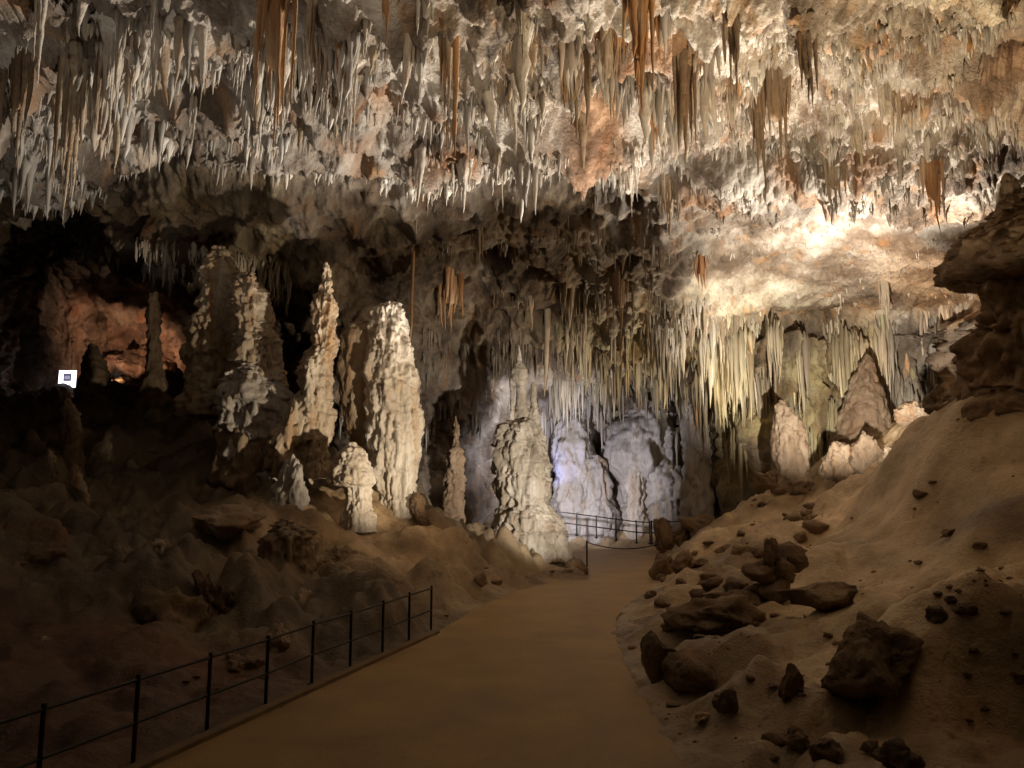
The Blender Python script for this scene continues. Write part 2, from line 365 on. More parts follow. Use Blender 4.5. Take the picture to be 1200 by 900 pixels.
GC = [(1000,880,7.6),(1200,890,7.8),(900,800,9.9),(850,830,9.6),(800,760,12.2),(1050,800,9.2),(1150,770,9.3),(1000,700,13.3),(1100,650,15),(1200,620,14.5),(1000,640,19),(900,650,21.5),
      (830,680,19),(1200,560,16),(1100,535,17.5),(1200,475,15.9),(1150,503,16.3),(1050,562,19.5),(1000,590,22),(1150,495,19),(950,600,25),(900,612,27.5),(930,565,30.5),(1000,562,28),(1050,505,28.5),
      (1100,475,28),(1020,512,31.5),(880,600,31),(850,605,34),(825,618,34),(1120,440,33.5),(1180,470,22),(1250,470,18),(1300,560,13),(1300,700,9),(790,655,24),(800,632,29),
      (900,720,13.8),(960,760,11.5),(1200,700,11.5),
      (505,695,19),(450,652,20.5),(400,622,21),(440,590,23.5),(490,600,25),(545,640,28),(380,600,22.3),(350,640,19.8),(330,600,21.5),(340,700,16.5),(400,700,16.6),(470,690,18),(300,700,15.5),
      (250,655,18),(200,632,19),(250,600,21.5),(150,600,22),(50,622,17),(50,685,14),(0,640,15.5),(100,760,11.3),(160,850,9.3),(80,880,8.5),(0,860,8.8),(230,812,10.6),(230,745,13.6),(60,800,10.2),
      (320,775,12.2),(430,735,15.3),(140,690,14.5),
      (100,525,29),(200,505,30),(60,472,39),(150,458,38.5),(210,456,38.5),(0,505,31),(-200,520,24),(300,520,28),(350,522,30),(400,562,28),(430,562,33),(500,602,33),(575,630,37.5),(30,455,42),(140,456,43),(-60,600,18),
      (-150,700,11),(-300,800,8),(652,625,36),(699,631,36),(746,637,36),(785,638,35.8),(652,620,38),(746,630,38),(700,600,40),(640,600,40),(790,615,39)]
gp = [W(*c) for c in GC] + [np.array(p) for p in [(-9,0,.2),(-9,-6,.2),(9,0,.8),(9,-6,.8),(-14,5,1.5),(13,6,2.5),(0,45,0.6),(8,45,1.5),(-14,50,8.5),(-22,44,8.5),(18,30,6),(18,18,5.5)]]
pp = [np.array((q[0], q[1], -.02)) for q in path_poly]
gp = np.array(gp+pp); 
def tps_U(r2): return np.where(r2 > 1e-9, r2*np.log(r2+1e-12), 0)
NG = len(gp); n = NG; K = tps_U(((gp[:,None,:2]-gp[None,:,:2])**2).sum(-1)) + np.eye(n)*1.5
Pm = np.concatenate([np.ones((n,1)), gp[:,:2]], 1)
A = np.block([[K, Pm], [Pm.T, np.zeros((3,3))]])
sol = np.linalg.solve(A, np.concatenate([gp[:,2], np.zeros(3)]))
def tps(Q):
    out = np.empty(len(Q))
    for i in range(0, len(Q), 40000):
        q = Q[i:i+40000]; r2 = ((q[:,None]-gp[None,:,:2])**2).sum(-1)
        out[i:i+40000] = tps_U(r2)@sol[:NG] + sol[NG] + q@sol[NG+1:]
    return out
LOBES = [(1150, 530, 18.0, 1.5, 1.9, .12), (1085, 572, 18.6, 1.1, 1.5, .30), (1195, 565, 15.6, 1.3, 1.4, .40), (1045, 592, 19.5, .9, 1.3, .4), (1125, 605, 17, 1.1, 1.1, .42), (1195, 640, 14, 1.1, .9, .45),
         (1075, 800, 9.2, .8, .9, .42), (1165, 800, 9.0, .55, .6, .35), (990, 735, 11.8, .9, .8, .28), (1130, 700, 12.2, 1.0, .8, .25), (880, 770, 11.2, .6, .5, .25), (960, 660, 16.5, 1.1, .9, .3), (880, 690, 15.5, .8, .8, .3),
         (1000, 640, 18.5, 1.2, .8, .3), (900, 640, 22, 1.2, 1, .35)]
def ground_z(Q, detail=True):
    Q = np.asarray(Q, float).reshape(-1, 2)
    z = tps(Q); sd = poly_sd(Q, path_poly)
    P3 = np.concatenate([Q, z[:,None]], 1)
    right = sstep(0, 3, Q[:,0])
    smooth = sstep(5, 9, Q[:,0])*sstep(11, 14, Q[:,1])*(1-sstep(20, 22, Q[:,1]))     # smooth flowstone mound on the right bank
    h = billow(P3*[1,1,.3], .38, 2, .45, 3)*(.75*right+.55*(1-right)) - .18
    for px_, py_, d_, rx_, ry_, hh in LOBES:
        c_ = W(px_, py_, d_); h = h + 1.5*hh*np.exp(-((((Q[:,0]-c_[0])/rx_)**2+((Q[:,1]-c_[1])/ry_)**2)**1.6))
    if detail:
        h = h + (billow(P3, 1.15, 3, .5, 8)*.36 - .1)*(1-.75*smooth)*(.75-.2*(1-right)) + fbm(P3, 4.5, 3, .55, 70)*.03*(1-.6*smooth)
        left_rough = (1-right)*sstep(12, 15, Q[:,1])
        h = h + left_rough*((billow(P3, .55, 2, .5, 55)-.2)*1.4 + (billow(P3, 1.8, 3, .55, 57)-.25)*.28)*(1-.7*np.exp(-((P3-W(430, 640, 21.5))/np.array((2.6, 3, 2.5)))**2).prod(1))
    else: h = h + .06
    sd = sd + .22*fbm(np.concatenate([Q, 0*Q[:,:1]], 1), 1.6, 3, .6, 61)*sstep(-.6, -.1, sd)
    w = sstep(0.0, .9, sd)
    return np.where(sd < -.3, -.08, z*sstep(-.2, 1.6, sd) + h*w - .08*(1-sstep(-.15, .05, sd)) + .012)
# fan-shaped tessellation, finer near the viewer
v = np.linspace(0, 1, 620); yy = -4 + 60*(v*.42+.58*v**2.2)
u = np.linspace(-1.02, 1.02, 700)
X = u[None]*(yy[:,None]+8)*.86; Y = np.repeat(yy[:,None], len(u), 1)
Q = np.stack([X, Y], -1).reshape(-1, 2)
gz = ground_z(Q)
GV = np.concatenate([Q, gz[:,None]], 1)
gt = np.ones((len(GV), 3))
q3 = fbm(GV, .35, 3, .5, 12)
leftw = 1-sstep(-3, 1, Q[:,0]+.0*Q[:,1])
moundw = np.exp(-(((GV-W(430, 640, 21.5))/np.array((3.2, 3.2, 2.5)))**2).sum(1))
gt = mixto(gt, (1.9, 1.85, 1.8), np.clip(moundw*1.1, 0, 1))  # pale mound, lightened further with lamplight painted into the tint
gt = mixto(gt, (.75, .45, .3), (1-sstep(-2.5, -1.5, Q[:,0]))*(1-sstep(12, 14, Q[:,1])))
gt = gt*(1+.35*q3[:,None])*(1-.5*leftw*(1-np.clip(moundw*1.3, 0, 1))+.55*sstep(2, 5, Q[:,0]))[:,None]  # left bank's shade and right bank's light put into the ground tint
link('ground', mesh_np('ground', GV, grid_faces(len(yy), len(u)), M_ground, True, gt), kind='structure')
gs = GV.reshape(len(yy), len(u), 3)[::3, ::3]
BG = BVHTree.FromPolygons([tuple(a) for a in gs.reshape(-1, 3)], [tuple(f) for f in grid_faces(*gs.shape[:2]).tolist()])
def ghit(px, py): return hit(px, py, BG)
def gz1(x, y): return float(ground_z([(x, y)])[0])
# path: triangulated inside the polygon on a fine grid for slight unevenness
import bmesh
bm = bmesh.new(); vs = [bm.verts.new((a[0], a[1], 0)) for a in path_poly]
bm.faces.new(vs); bmesh.ops.triangulate(bm, faces=bm.faces[:])
for k in range(2): bmesh.ops.subdivide_edges(bm, edges=[e for e in bm.edges if e.calc_length() > .5], cuts=1, use_grid_fill=True)
bmesh.ops.recalc_face_normals(bm, faces=bm.faces[:])
if sum(f.normal.z for f in bm.faces) < 0: bmesh.ops.reverse_faces(bm, faces=bm.faces[:])
me = bpy.data.meshes.new('path'); bm.to_mesh(me); bm.free(); me.materials.append(M_path)
link('path', me, kind='structure')
#PART2
# ------------------------------------------------------------------ stalactites
ORD = ['nearest', 'second nearest', 'third nearest', 'fourth nearest', 'fifth nearest', 'sixth nearest', 'seventh nearest', 'eighth nearest', 'ninth nearest', 'tenth nearest', 'eleventh nearest', 'twelfth nearest']
def proj(p):
    dx, dy, dz = p[0], p[1], p[2]-CAM_H
    f = dy*CP+dz*SP; return 600+FPX*dx/f, 450-FPX*(dz*CP-dy*SP)/f
LM_CEIL = [(24,130,'the brown cluster at the far left edge'),(86,170,'the ragged cluster at far left'),(182,40,'the white cluster high at left'),(228,150,'the double pointed stalactite'),(325,90,'the big orange cluster'),(452,30,'the short orange cluster'),
  (410,135,'the white cluster beside the orange one'),(534,120,'the long rust stalactite'),(543,222,'the bright white cluster on the lip'),(672,120,'the brown curtain cluster'),(748,75,'the wide orange brown cluster'),(800,140,'the dark brown cluster'),
  (610,45,'the buff cluster at top centre'),(908,140,'the dark ribbed drapery'),(736,230,'the white draped cluster'),(725,364,'the drapery over the grey domes'),(528,360,'the brown ribbed drapery'),(560,295,'the stubby ribbed stalactite'),(1040,140,'the ochre cluster'),
  (1090,240,'the rusty drapery'),(975,225,'the buff streaked cluster'),(816,480,'the tall grey pillar'),(925,515,'the squat stalagmite'),(1012,460,'the cone shaped stalagmite'),(1125,400,'the pale straight pair'),(370,300,'the slim tall stalagmite'),(258,300,'the taller brown stalagmite'),
  (450,250,'the massive white stalagmite'),(608,400,'the central stalagmite'),(1035,360,'the small cluster on the bright shelf')]
LM_BANK = [(1037,772,'the biggest dark boulder'),(974,697,'the log like slab'),(912,670,'the rock pile'),(775,768,'the reddish pointed boulder'),(850,822,'the lone dark stone'),(1150,530,'the smooth mound'),(926,540,'the squat stalagmite'),(846,725,'the long dark ledge rock'),
  (776,665,'the boulder at the narrow path'),(1055,890,'the large stone at the bottom'),(1110,715,'the dark jagged stone'),(935,870,'the bottom right heap'),(1190,460,'the mushroom shaped stalagmite')]
def tell_apart(items, marks):
    """items: (object, what); gives each a label that says where it is from the nearest landmark"""
    seen = {}
    for o, what in items:
        x, y = proj(o.location)
        m = min(marks, key=lambda m: (m[0]-x)**2+(m[1]-y)**2); dx, dy = x-m[0], y-m[1]
        side = ('right of' if dx > 0 else 'left of') if abs(dx) > abs(dy)*.8 else ('below' if dy > 0 else 'above')
        seen.setdefault((what, side, m[2]), []).append((math.hypot(dx, dy), o))
    for (what, side, mark), lst in seen.items():
        lst.sort(key=lambda a: a[0])
        for k, (_, o) in enumerate(lst):
            o['label'] = f'{what} {side} {mark}' if len(lst) == 1 else f'{ORD[min(k, 11)]} {what} {side} {mark}'
NAMED = []
COLW = {'white_calcite': 'white', 'buff_calcite': 'buff', 'orange_calcite': 'orange', 'brown_flowstone': 'brown', 'grey_flowstone': 'grey', 'olive_calcite': 'yellowish'}
def cone_arrays(nr, ns, seed, kind='plain'):
    """unit stalactite: root at z=+0.2, tip at z=-1, radius about 1 at the root"""
    r_ = np.random.default_rng(seed)
    t = np.linspace(0, 1, nr); z = .2-1.2*t
    pw = r_.uniform(.55, 1.1)
    rad = (1-t)**pw*(1+.5*np.exp(-((t)/.12)**2)) + .03
    for k in range(3):
        c = r_.uniform(.1, .85); rad *= 1+r_.uniform(-.1, .28)*np.exp(-((t-c)/r_.uniform(.04, .12))**2)
    th = np.linspace(0, 2*math.pi, ns, endpoint=False)
    V = np.zeros((nr, ns, 3))
    wx = np.cumsum(r_.normal(0, .05, nr)); wy = np.cumsum(r_.normal(0, .05, nr))
    fl = 1+.14*np.cos(th*r_.integers(2, 4)+r_.uniform(0, 6))
    for i in range(nr):
        rr = rad[i]*(fl + r_.normal(0, .06, ns))
        V[i,:,0] = rr*np.cos(th)+wx[i]*t[i]*3; V[i,:,1] = rr*np.sin(th)+wy[i]*t[i]*3; V[i,:,2] = z[i]
    V[-1,:,:2] = V[-1,:,:2].mean(0); V[0,:,:2] = V[0,:,:2].mean(0)+(V[0,:,:2]-V[0,:,:2].mean(0))*.12; V[0,:,2] += .05
    return V.reshape(-1, 3), grid_faces(nr, ns, True)
HI = [cone_arrays(11, 9, 100+k) for k in range(8)]
LO = [cone_arrays(6, 6, 200+k) for k in range(6)]
def mini(seed):
    r_ = np.random.default_rng(seed); vs, fs = [], []; b = 0
    for k in range(int(r_.integers(3, 6))):
        v, f = cone_arrays(6, 6, seed*7+k)
        ln = 1 if k == 0 else r_.uniform(.25, .8); rr = 1 if k == 0 else r_.uniform(.5, .95); a = r_.uniform(0, 6.28); q = 0 if k == 0 else r_.uniform(.9, 2.2)
        v = v*[rr, rr, ln]; v[:,0] += q*math.cos(a); v[:,1] += q*math.sin(a); vs.append(v); fs.append(f+b); b += len(v)
    return np.concatenate(vs), np.concatenate(fs)
LO += [mini(300+k) for k in range(10)]
HIM = {}
def cluster_mesh(w, L, n, seed, mat):
    """fluted body that splits into n prongs, root at z=+0.35*w"""
    r_ = np.random.default_rng(seed); vs, fs = [], []; b = 0
    nr, ns = 22, 26
    t = np.linspace(0, 1, nr)[:,None]; th = np.linspace(0, 2*math.pi, ns, endpoint=False)[None]
    if n > 2:
        rad = w*.5*(.62+.65*np.exp(-(t/.13)**2)+.25*np.exp(-(t/.3)**2)-.42*t)*(1+.16*np.cos(th*(n+1)+3*np.sin(t*4))+.07*np.cos(th*(2*n+3)))
        rad[-1] *= .05
        V = np.stack([rad*np.cos(th), rad*np.sin(th)*.75, (.75*w-(.75*w+L*.55)*t)+0*th], -1).reshape(-1, 3)
        V[:,:2] += V[:,:2]*.35*pn(V, (4/w, 4/w, 1.2/w), seed)[:,None]
        vs.append(V); fs.append(grid_faces(nr, ns, True)); b += len(V)
    for k in range(n):
        v, f = cone_arrays(14, 9, seed*31+k)
        ln = L if k == 0 else L*r_.uniform(.45, .92)
        rr = w/max(n, 1)**.75*r_.uniform(.32, .5) if n > 1 else w*.5
        ang = k*2.4+r_.uniform(-.4, .4); q = 0 if n == 1 else w*.5*math.sqrt((k+.3)/n)*.8
        v = v*[rr, rr, ln]; v[:,0] += q*math.cos(ang); v[:,1] += q*math.sin(ang)*.7
        vs.append(v); fs.append(f+b); b += len(v)
    return mesh_np('stalactite_cluster', np.concatenate(vs), np.concatenate(fs), mat)
HIC = {}
def hic(k, mat):
    if (k, mat.name) not in HIC: HIC[(k, mat.name)] = cluster_mesh(2.4, 1.0, 4+k % 4, 900+k, mat)
    return HIC[(k, mat.name)]
def him(k, mat):
    if (k, mat.name) not in HIM: HIM[(k, mat.name)] = mesh_np('stalactite', *HI[k], mat)
    return HIM[(k, mat.name)]
M_stuff = rock_mat('small_stalactites', [(0.3, (0.34, 0.27, 0.19)), (0.48, (0.56, 0.50, 0.42)), (0.65, (0.70, 0.65, 0.58))], scale=1.2, streak=0.3,
                   bump=0.02, fine=20, tint=True, stain=((0.40, 0.24, 0.11), 2.5, 0.58, 0.6), rough=0.6)
pxcol = np.interp(tc, np.arange(nC), cpx)
pxv = np.tile(pxcol, gr)
Dnf = Dn.reshape(-1, 3)
Df = Dg.reshape(-1, 3)
inframe = (pxv > -60) & (pxv < 1260)
clump = fbm(Df, (.55, .55, .4), 2, .6, 200)
def zone(r0, r1, x0, x1, n, lmin, lmax, rmin, rmax, top, label, group, mats, power=2.2, zmax=.3, clumpy=.0, embed=0.0):
    ok = np.where((rowt >= r0) & (rowt < r1) & (pxv > x0) & (pxv < x1) & (Dnf[:,2] < zmax) & (clump > clumpy))[0]
    ok = ok[rng.random(len(ok)) < .25+1.6*drip[ok]]
    if len(ok) < 10: return
    idx = rng.choice(ok, n)
    s = rng.random(n)**power
    L = lmin+(lmax-lmin)*s*(.8+.4*rng.random(n)); R = (rmin+(rmax-rmin)*s*(.6+.6*rng.random(n)))
    return dict(p=Df[idx]-Dnf[idx]*(.03+embed*R)[:,None], L=L, R=R, t=tint[idx], top=top, label=label, group=group, mats=mats)
Z = [
 zone(3.0, 8.0, -60, 760, 1500, .08, .8, .03, .12, 60, 'white stalactite among many on the terraced ceiling left and centre', 'stalactites across the terraced ceiling', (M_white, M_white, M_mid), 3.2, clumpy=-.02),
 zone(3.0, 8.0, -60, 1240, 5200, .05, .42, .014, .05, 0, '', '', (M_white,), 1.6, clumpy=-.12),
 zone(11.7, 14.2, 815, 1140, 760, .8, 3.6, .07, .20, 0, '', '', (M_mid,), 1.3, embed=.75, zmax=.5),
 zone(11.7, 14.0, 630, 820, 260, .6, 2.4, .06, .15, 0, '', '', (M_mid,), 1.5, embed=.75, zmax=.5),
 zone(2.9, 6.3, -60, 420, 240, .5, 1.7, .07, .17, 34, 'long pale stalactite on the ceiling above the dark side passage', 'long stalactites over the side passage', (M_white, M_mid), 1.5, clumpy=.10),
 zone(2.9, 5.6, 400, 860, 200, .5, 1.6, .07, .16, 30, 'long pale stalactite high on the ceiling above the path', 'long stalactites over the path', (M_white, M_mid, M_orange), 1.5, clumpy=.10),
 zone(6.8, 7.6, -60, 800, 460, .10, .62, .04, .13, 46, 'short white stalactite fringing the lip of the ceiling ledge', 'stalactites along the ledge lip', (M_white,), 1.8),
 zone(10.4, 11.2, 90, 340, 420, .2, .9, .04, .11, 16, 'grey stalactite on the jagged roof edge of the dark side passage', 'stalactites on the passage roof edge', (M_grey,), 1.6),
 zone(8.7, 11.2, 480, 800, 240, .1, .8, .03, .07, 14, 'thin brown stalactite in the shaded recess under the ledge', 'stalactites in the recess', (M_brown, M_mid), 2.4),
 zone(3.0, 8.0, 760, 1260, 900, .08, .6, .03, .09, 26, 'ochre stained stalactite on the sloping ceiling at the right', 'stalactites on the right ceiling', (M_orange, M_mid), 2.2, clumpy=-.02),
 zone(8.0, 11.7, 780, 1240, 700, .05, .3, .02, .05, 6, 'small stalactite on the brightly lit vault at the right', 'stalactites on the bright vault', (M_white,), 2.5),
 zone(10.6, 13.0, 620, 850, 520, .15, 1.6, .03, .10, 24, 'slender yellowish stalactite hanging over the grey domes', 'stalactites over the grey domes', (M_mid, M_mid), 2.4),
 zone(11.5, 13.4, 830, 1150, 640, .3, 2.6, .05, .15, 44, 'long stalactite of the drapery along the right back wall', 'stalactites of the back wall drapery', (M_olive, M_mid, M_olive, M_orange), 1.5, embed=.5),
 zone(11.7, 13.3, 400, 620, 200, .3, 1.2, .03, .08, 0, '', '', (M_mid,), 1.8),
]
Z = [z for z in Z if z]
sv, sf, stt = [], [], []; base = 0
for z in Z:
    score = z['L']*z['R']/(z['p'][:,1]**2+1)
    order = np.argsort(-score)
    vis = [i for i in order if -10 < 600+FPX*z['p'][i,0]/max(z['p'][i,1], 1) < 1210]
    tops = []; 
    for i in vis:                     # the largest in view become things of their own
        if len(tops) >= z['top']: break
        if all(abs(z['p'][i]-z['p'][j]).sum() > .5 for j in tops): tops.append(i)
    ts = set(tops); bunch = z['group'].startswith('long')
    for k, i in enumerate(tops):
        o = link('stalactite', (hic if bunch and k % 3 else him)((k*3+i) % 8, z['mats'][k % len(z['mats'])]), label=z['label'], category='stalactite', group=z['group'])
        LL = z['L'][i]; NAMED.append((o, ('long ' if LL > 1.1 else 'short ' if LL < .6 else '') + COLW[o.data.materials[0].name] + ' stalactite'))
        o.location = z['p'][i]; o.scale = (z['R'][i]*1.15, z['R'][i]*1.15, z['L'][i]); o.rotation_euler = (rng.normal(0, .03), rng.normal(0, .03), rng.uniform(0, 6.28))
    for i in range(len(z['L'])):
        if i in ts: continue
        v, f = LO[i % len(LO)]
        a = rng.uniform(0, 6.28); ca, sa = math.cos(a), math.sin(a)
        R, L = z['R'][i], z['L'][i]
        vv = np.empty_like(v); vv[:,0] = (v[:,0]*ca-v[:,1]*sa)*R; vv[:,1] = (v[:,0]*sa+v[:,1]*ca)*R; vv[:,2] = v[:,2]*L
        sv.append(vv+z['p'][i]); sf.append(f+base); base += len(v)
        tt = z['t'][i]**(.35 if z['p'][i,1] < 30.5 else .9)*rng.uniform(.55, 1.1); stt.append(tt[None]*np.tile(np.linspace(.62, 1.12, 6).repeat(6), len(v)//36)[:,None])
tell_apart(NAMED, LM_CEIL)
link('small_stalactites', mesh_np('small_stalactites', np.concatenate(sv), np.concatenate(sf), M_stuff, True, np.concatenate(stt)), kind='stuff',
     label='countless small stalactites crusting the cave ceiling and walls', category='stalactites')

CL = [  # px centre, py root, py tip, px width, prongs, material, label
 (24, 62, 205, 54, 7, M_brown, 'broad brown fluted stalactite cluster at the far left edge of the ceiling'),
 (86, 80, 275, 50, 8, M_mid, 'large ragged stalactite cluster hanging down over the dark side passage at far left'),
 (130, 55, 188, 36, 6, M_white, 'tall white stalactite cluster just right of the far left ragged cluster'),
 (52, -20, 112, 26, 3, M_white, 'long white stalactite near the top left corner'),
 (325, -30, 196, 64, 10, M_orange, 'biggest orange fluted stalactite cluster near the top left of centre'),
 (366, 10, 115, 16, 3, M_mid, 'stalactite close against the right of the big orange cluster'),
 (452, -20, 66, 18, 4, M_orange, 'short orange stalactite cluster at the top, right of the big orange one'),
 (534, 55, 196, 9, 1, M_orange, 'long thin rust coloured stalactite hanging alone above the path'),
 (543, 188, 256, 36, 6, M_white, 'bright white stalactite cluster at the middle of the ledge lip'),
 (584, 190, 250, 28, 4, M_white, 'pointed white stalactite cluster right of the middle of the ledge lip'),
 (500, 0, 56, 26, 5, M_white, 'white stalactite cluster at the top left of the long rust stalactite'),
 (493, 186, 248, 16, 2, M_white, 'pair of white stalactites on the ledge lip left of the middle'),
 (672, 70, 176, 50, 7, M_brown, 'brown curtain stalactite cluster right of the long rust stalactite'),
 (748, 0, 150, 62, 8, M_orange, 'wide orange brown stalactite cluster at the top right of centre'),
 (712, 40, 150, 26, 4, M_mid, 'buff stalactite cluster left of the wide orange brown one'),
 (800, 75, 206, 38, 6, M_brown, 'dark brown stalactite cluster left of the twin drapery'),
 (908, 80, 210, 58, 10, M_brown, 'widest dark ribbed drapery stalactite on the right ceiling'),
 (886, 110, 254, 24, 3, M_brown, 'longest pointed dark stalactite in front of the ribbed drapery'),
 (945, 55, 140, 30, 7, M_brown, 'brown ribbed stalactite cluster above and right of the dark drapery'),
 (683, 145, 204, 14, 1, M_brown, 'single grey brown stalactite tip above the right of the ledge lip'),
 (736, 200, 262, 30, 6, M_white, 'white draped stalactite cluster at the right end of the ledge lip'),
 (782, 212, 292, 40, 9, M_mid, 'buff ribbed drapery under the right end of the ledge lip'),
 (237, 50, 118, 11, 1, M_white, 'single white stalactite high above the dark side passage'),
 (228, 120, 180, 13, 2, M_white, 'white double pointed stalactite just above the bright ledge at left'),
 (182, 5, 80, 18, 3, M_white, 'white stalactite cluster high between the far left clusters and the orange one'),
 (560, 272, 318, 18, 5, M_mid, 'stubby ribbed stalactite in the recess under the ledge'),
 (484, 300, 440, 6, 1, M_orange, 'thin rust stalactite reaching down beside the big white stalagmite'),
 (642, 366, 470, 8, 1, M_mid, 'straight slender stalactite to the right above the central stalagmite'),
 (725, 326, 402, 44, 10, M_mid, 'wide brown ribbed drapery in the vault above the grey domes'),
 (528, 318, 400, 42, 8, M_orange, 'wide brown ribbed drapery on the wall above and left of the central stalagmite'),
 (820, 300, 350, 30, 8, M_orange, 'small orange drapery below the dark twin drapery'),
 (1035, 330, 395, 20, 5, M_mid, 'small buff stalactite cluster at the edge of the bright shelf'),
 (1125, 368, 432, 8, 2, M_mid, 'pale straight pair of stalactites beside the mushroom shaped stalagmite'),
 (975, 190, 260, 40, 8, M_mid, 'buff streaked stalactite cluster above the brightest part of the vault'),
 (1040, 100, 185, 40, 9, M_mid, 'buff ochre stalactite cluster on the right ceiling slope'),
 (1090, 190, 285, 44, 9, M_orange, 'rusty stalactite drapery above the mushroom shaped stalagmite'),
 (1005, 150, 215, 30, 6, M_mid, 'buff stalactite cluster left of the buff ochre one on the right ceiling'),
 (610, 10, 84, 24, 4, M_mid, 'buff stalactite cluster at the top centre of the ceiling'),
 (860, 30, 130, 30, 5, M_brown, 'brown stalactite cluster at the top above the dark ribbed drapery'),
 (410, 90, 178, 20, 4, M_white, 'white stalactite cluster right of and below the big orange one'),
 (600, 120, 190, 22, 4, M_white, 'white stalactite cluster between the rust stalactite and the brown curtain'),
 (290, 120, 190, 16, 3, M_white, 'white stalactite cluster touching the left of the big orange one'),
]
for i, (px, y0, y1, w, n, mat, lab) in enumerate(CL):
    h = hit(px, y0)
    if h is None: continue
    d = h[1]-.1+.2*w/FPX*h[1]; a = W(px, y0, d); b = W(px, y1, d); wm = w/FPX*d*1.02
    o = link('stalactite_cluster' if n > 1 else 'stalactite', cluster_mesh(wm, a[2]-b[2], n, 500+i, mat), label=lab, category='stalactite', group='large stalactites of the hall')
    o.location = a+np.array((0, 0, .15))

# ------------------------------------------------------------------ stalagmites, from traced outlines (py, left px, right px)
def wider(out, k): return [(y, (a+b)/2-(b-a)/2*k, (a+b)/2+(b-a)/2*k) for y, a, b in out]
def lathe(name, out, d, mat, nv=110, na=64, tiers=None, drip=.10, lump=.14, fine=.04, seed=1, depth=1.0, sink=.4, parent=None, origin=None, flare=.22):
    out = sorted(out)
    py = np.array([o[0] for o in out], float); l = np.array([o[1] for o in out], float); r = np.array([o[2] for o in out], float)
    z = np.array([W(600, y, d)[2] for y in py]); xl = np.array([W(a, y, d)[0] for a, y in zip(l, py)]); xr = np.array([W(a, y, d)[0] for a, y in zip(r, py)])
    z, xl, xr = z[::-1], xl[::-1], xr[::-1]
    z = np.concatenate([[z[0]-sink], z]); xl = np.concatenate([[xl[0]], xl]); xr = np.concatenate([[xr[0]], xr])
    rt = (xr[-1]-xl[-1])/2; ct = (xr[-1]+xl[-1])/2                # round the top off
    for q_, k_ in ((.18, .92), (.34, .72), (.46, .42), (.5, .04)):
        z = np.append(z, z[-1 if q_ == .18 else -1]+rt*(q_-{.18: 0, .34: .18, .46: .34, .5: .46}[q_])); xl = np.append(xl, ct-rt*k_); xr = np.append(xr, ct+rt*k_)
    s = np.concatenate([[0], np.cumsum(np.hypot(np.diff(z), np.diff(xr-xl)/2))])
    q = np.linspace(0, s[-1], nv)
    zz = np.interp(q, s, z); cx = np.interp(q, s, (xl+xr)/2); rad = np.interp(q, s, (xr-xl)/2)
    k = np.array((1, 2, 3, 2, 1))/9.0                      # soften the traced corners a little
    rad = np.convolve(np.pad(rad, 2, 'edge'), k, 'valid'); cx = np.convolve(np.pad(cx, 2, 'edge'), k, 'valid')
    rad = rad*(1+flare*np.exp(-np.clip(zz-z[1], 0, None)/(.35*np.mean(rad)+.05)))
    th = np.linspace(0, 2*math.pi, na, endpoint=False)
    bx, by = np.cos(th), np.sin(th)*depth
    R = np.repeat(rad[:,None], na, 1)
    V = np.stack([cx[:,None]+R*bx, R*by, np.repeat(zz[:,None], na, 1)], -1)
    N = np.stack([np.repeat(bx[None], nv, 0), np.repeat(by[None], nv, 0), 0*R], -1)
    Pf = V.reshape(-1, 3)+[seed*7.7, seed*3.1, 0]
    sc_ = float(np.mean(rad)); fr_ = 1.6/max(sc_, .15)
    dd = drip*(billow(Pf, (1.5*fr_, 1.5*fr_, .28*fr_), 3, .6, seed)*2-.55) + lump*fbm(Pf, .8*fr_, 3, .55, seed+20)
    if tiers:
        per, amp = tiers
        ph = (Pf[:,2]+.28*per*pn(Pf, 1.3*fr_, seed+5)*2 + .2*per*pn(Pf, (3*fr_, 3*fr_, .3), seed+3))/per
        f = ph-np.floor(ph); dd = dd + amp*(np.minimum((1-f)**.7, f/.07)-.5)*(1-.5*np.abs(pn(Pf, fr_, 77)))
    dd = dd + .35*drip*(np.abs(pn(Pf, (5*fr_, 5*fr_, .7*fr_), seed+31))*2-.5) - .45*(drip+.6*lump+(.4*tiers[1] if tiers else 0))
    dd = dd*np.minimum(1, np.repeat(rad, na)/(.35*sc_))
    V = V.reshape(-1, 3) + N.reshape(-1, 3)*(sc_*dd)[:,None]
    pop_ = np.abs(pn(Pf, 5.0, 3))*fine + np.abs(pn(Pf, 11.0, 8))*fine*.5
    V = V + N.reshape(-1, 3)*pop_[:,None]
    V[:,2] += (pop_*.6 + sc_*.1*fbm(Pf, fr_, 2, .5, 99))*np.repeat(np.linspace(0, 1, nv) > .02, na)
    top = V[-na:].mean(0); V[-na:,:2] = top[:2]+(V[-na:,:2]-top[:2])*.15
    bs = np.array((cx[0], d, z[1])) if origin is None else origin
    V = V+[0, d, 0]-bs
    F_ = grid_faces(nv, na, True)
    me = mesh_np(name, V, F_, mat)
    o = link(name, me, parent)
    if origin is None: o.location = bs
    return o, bs
def stalagmite(out, d, mat, label, group=None, name='stalagmite', **kw):
    o, bs = lathe(name, out, d, mat, **kw)
    o['label'] = label; o['category'] = 'stalagmite'
    if group: o['group'] = group
    return o
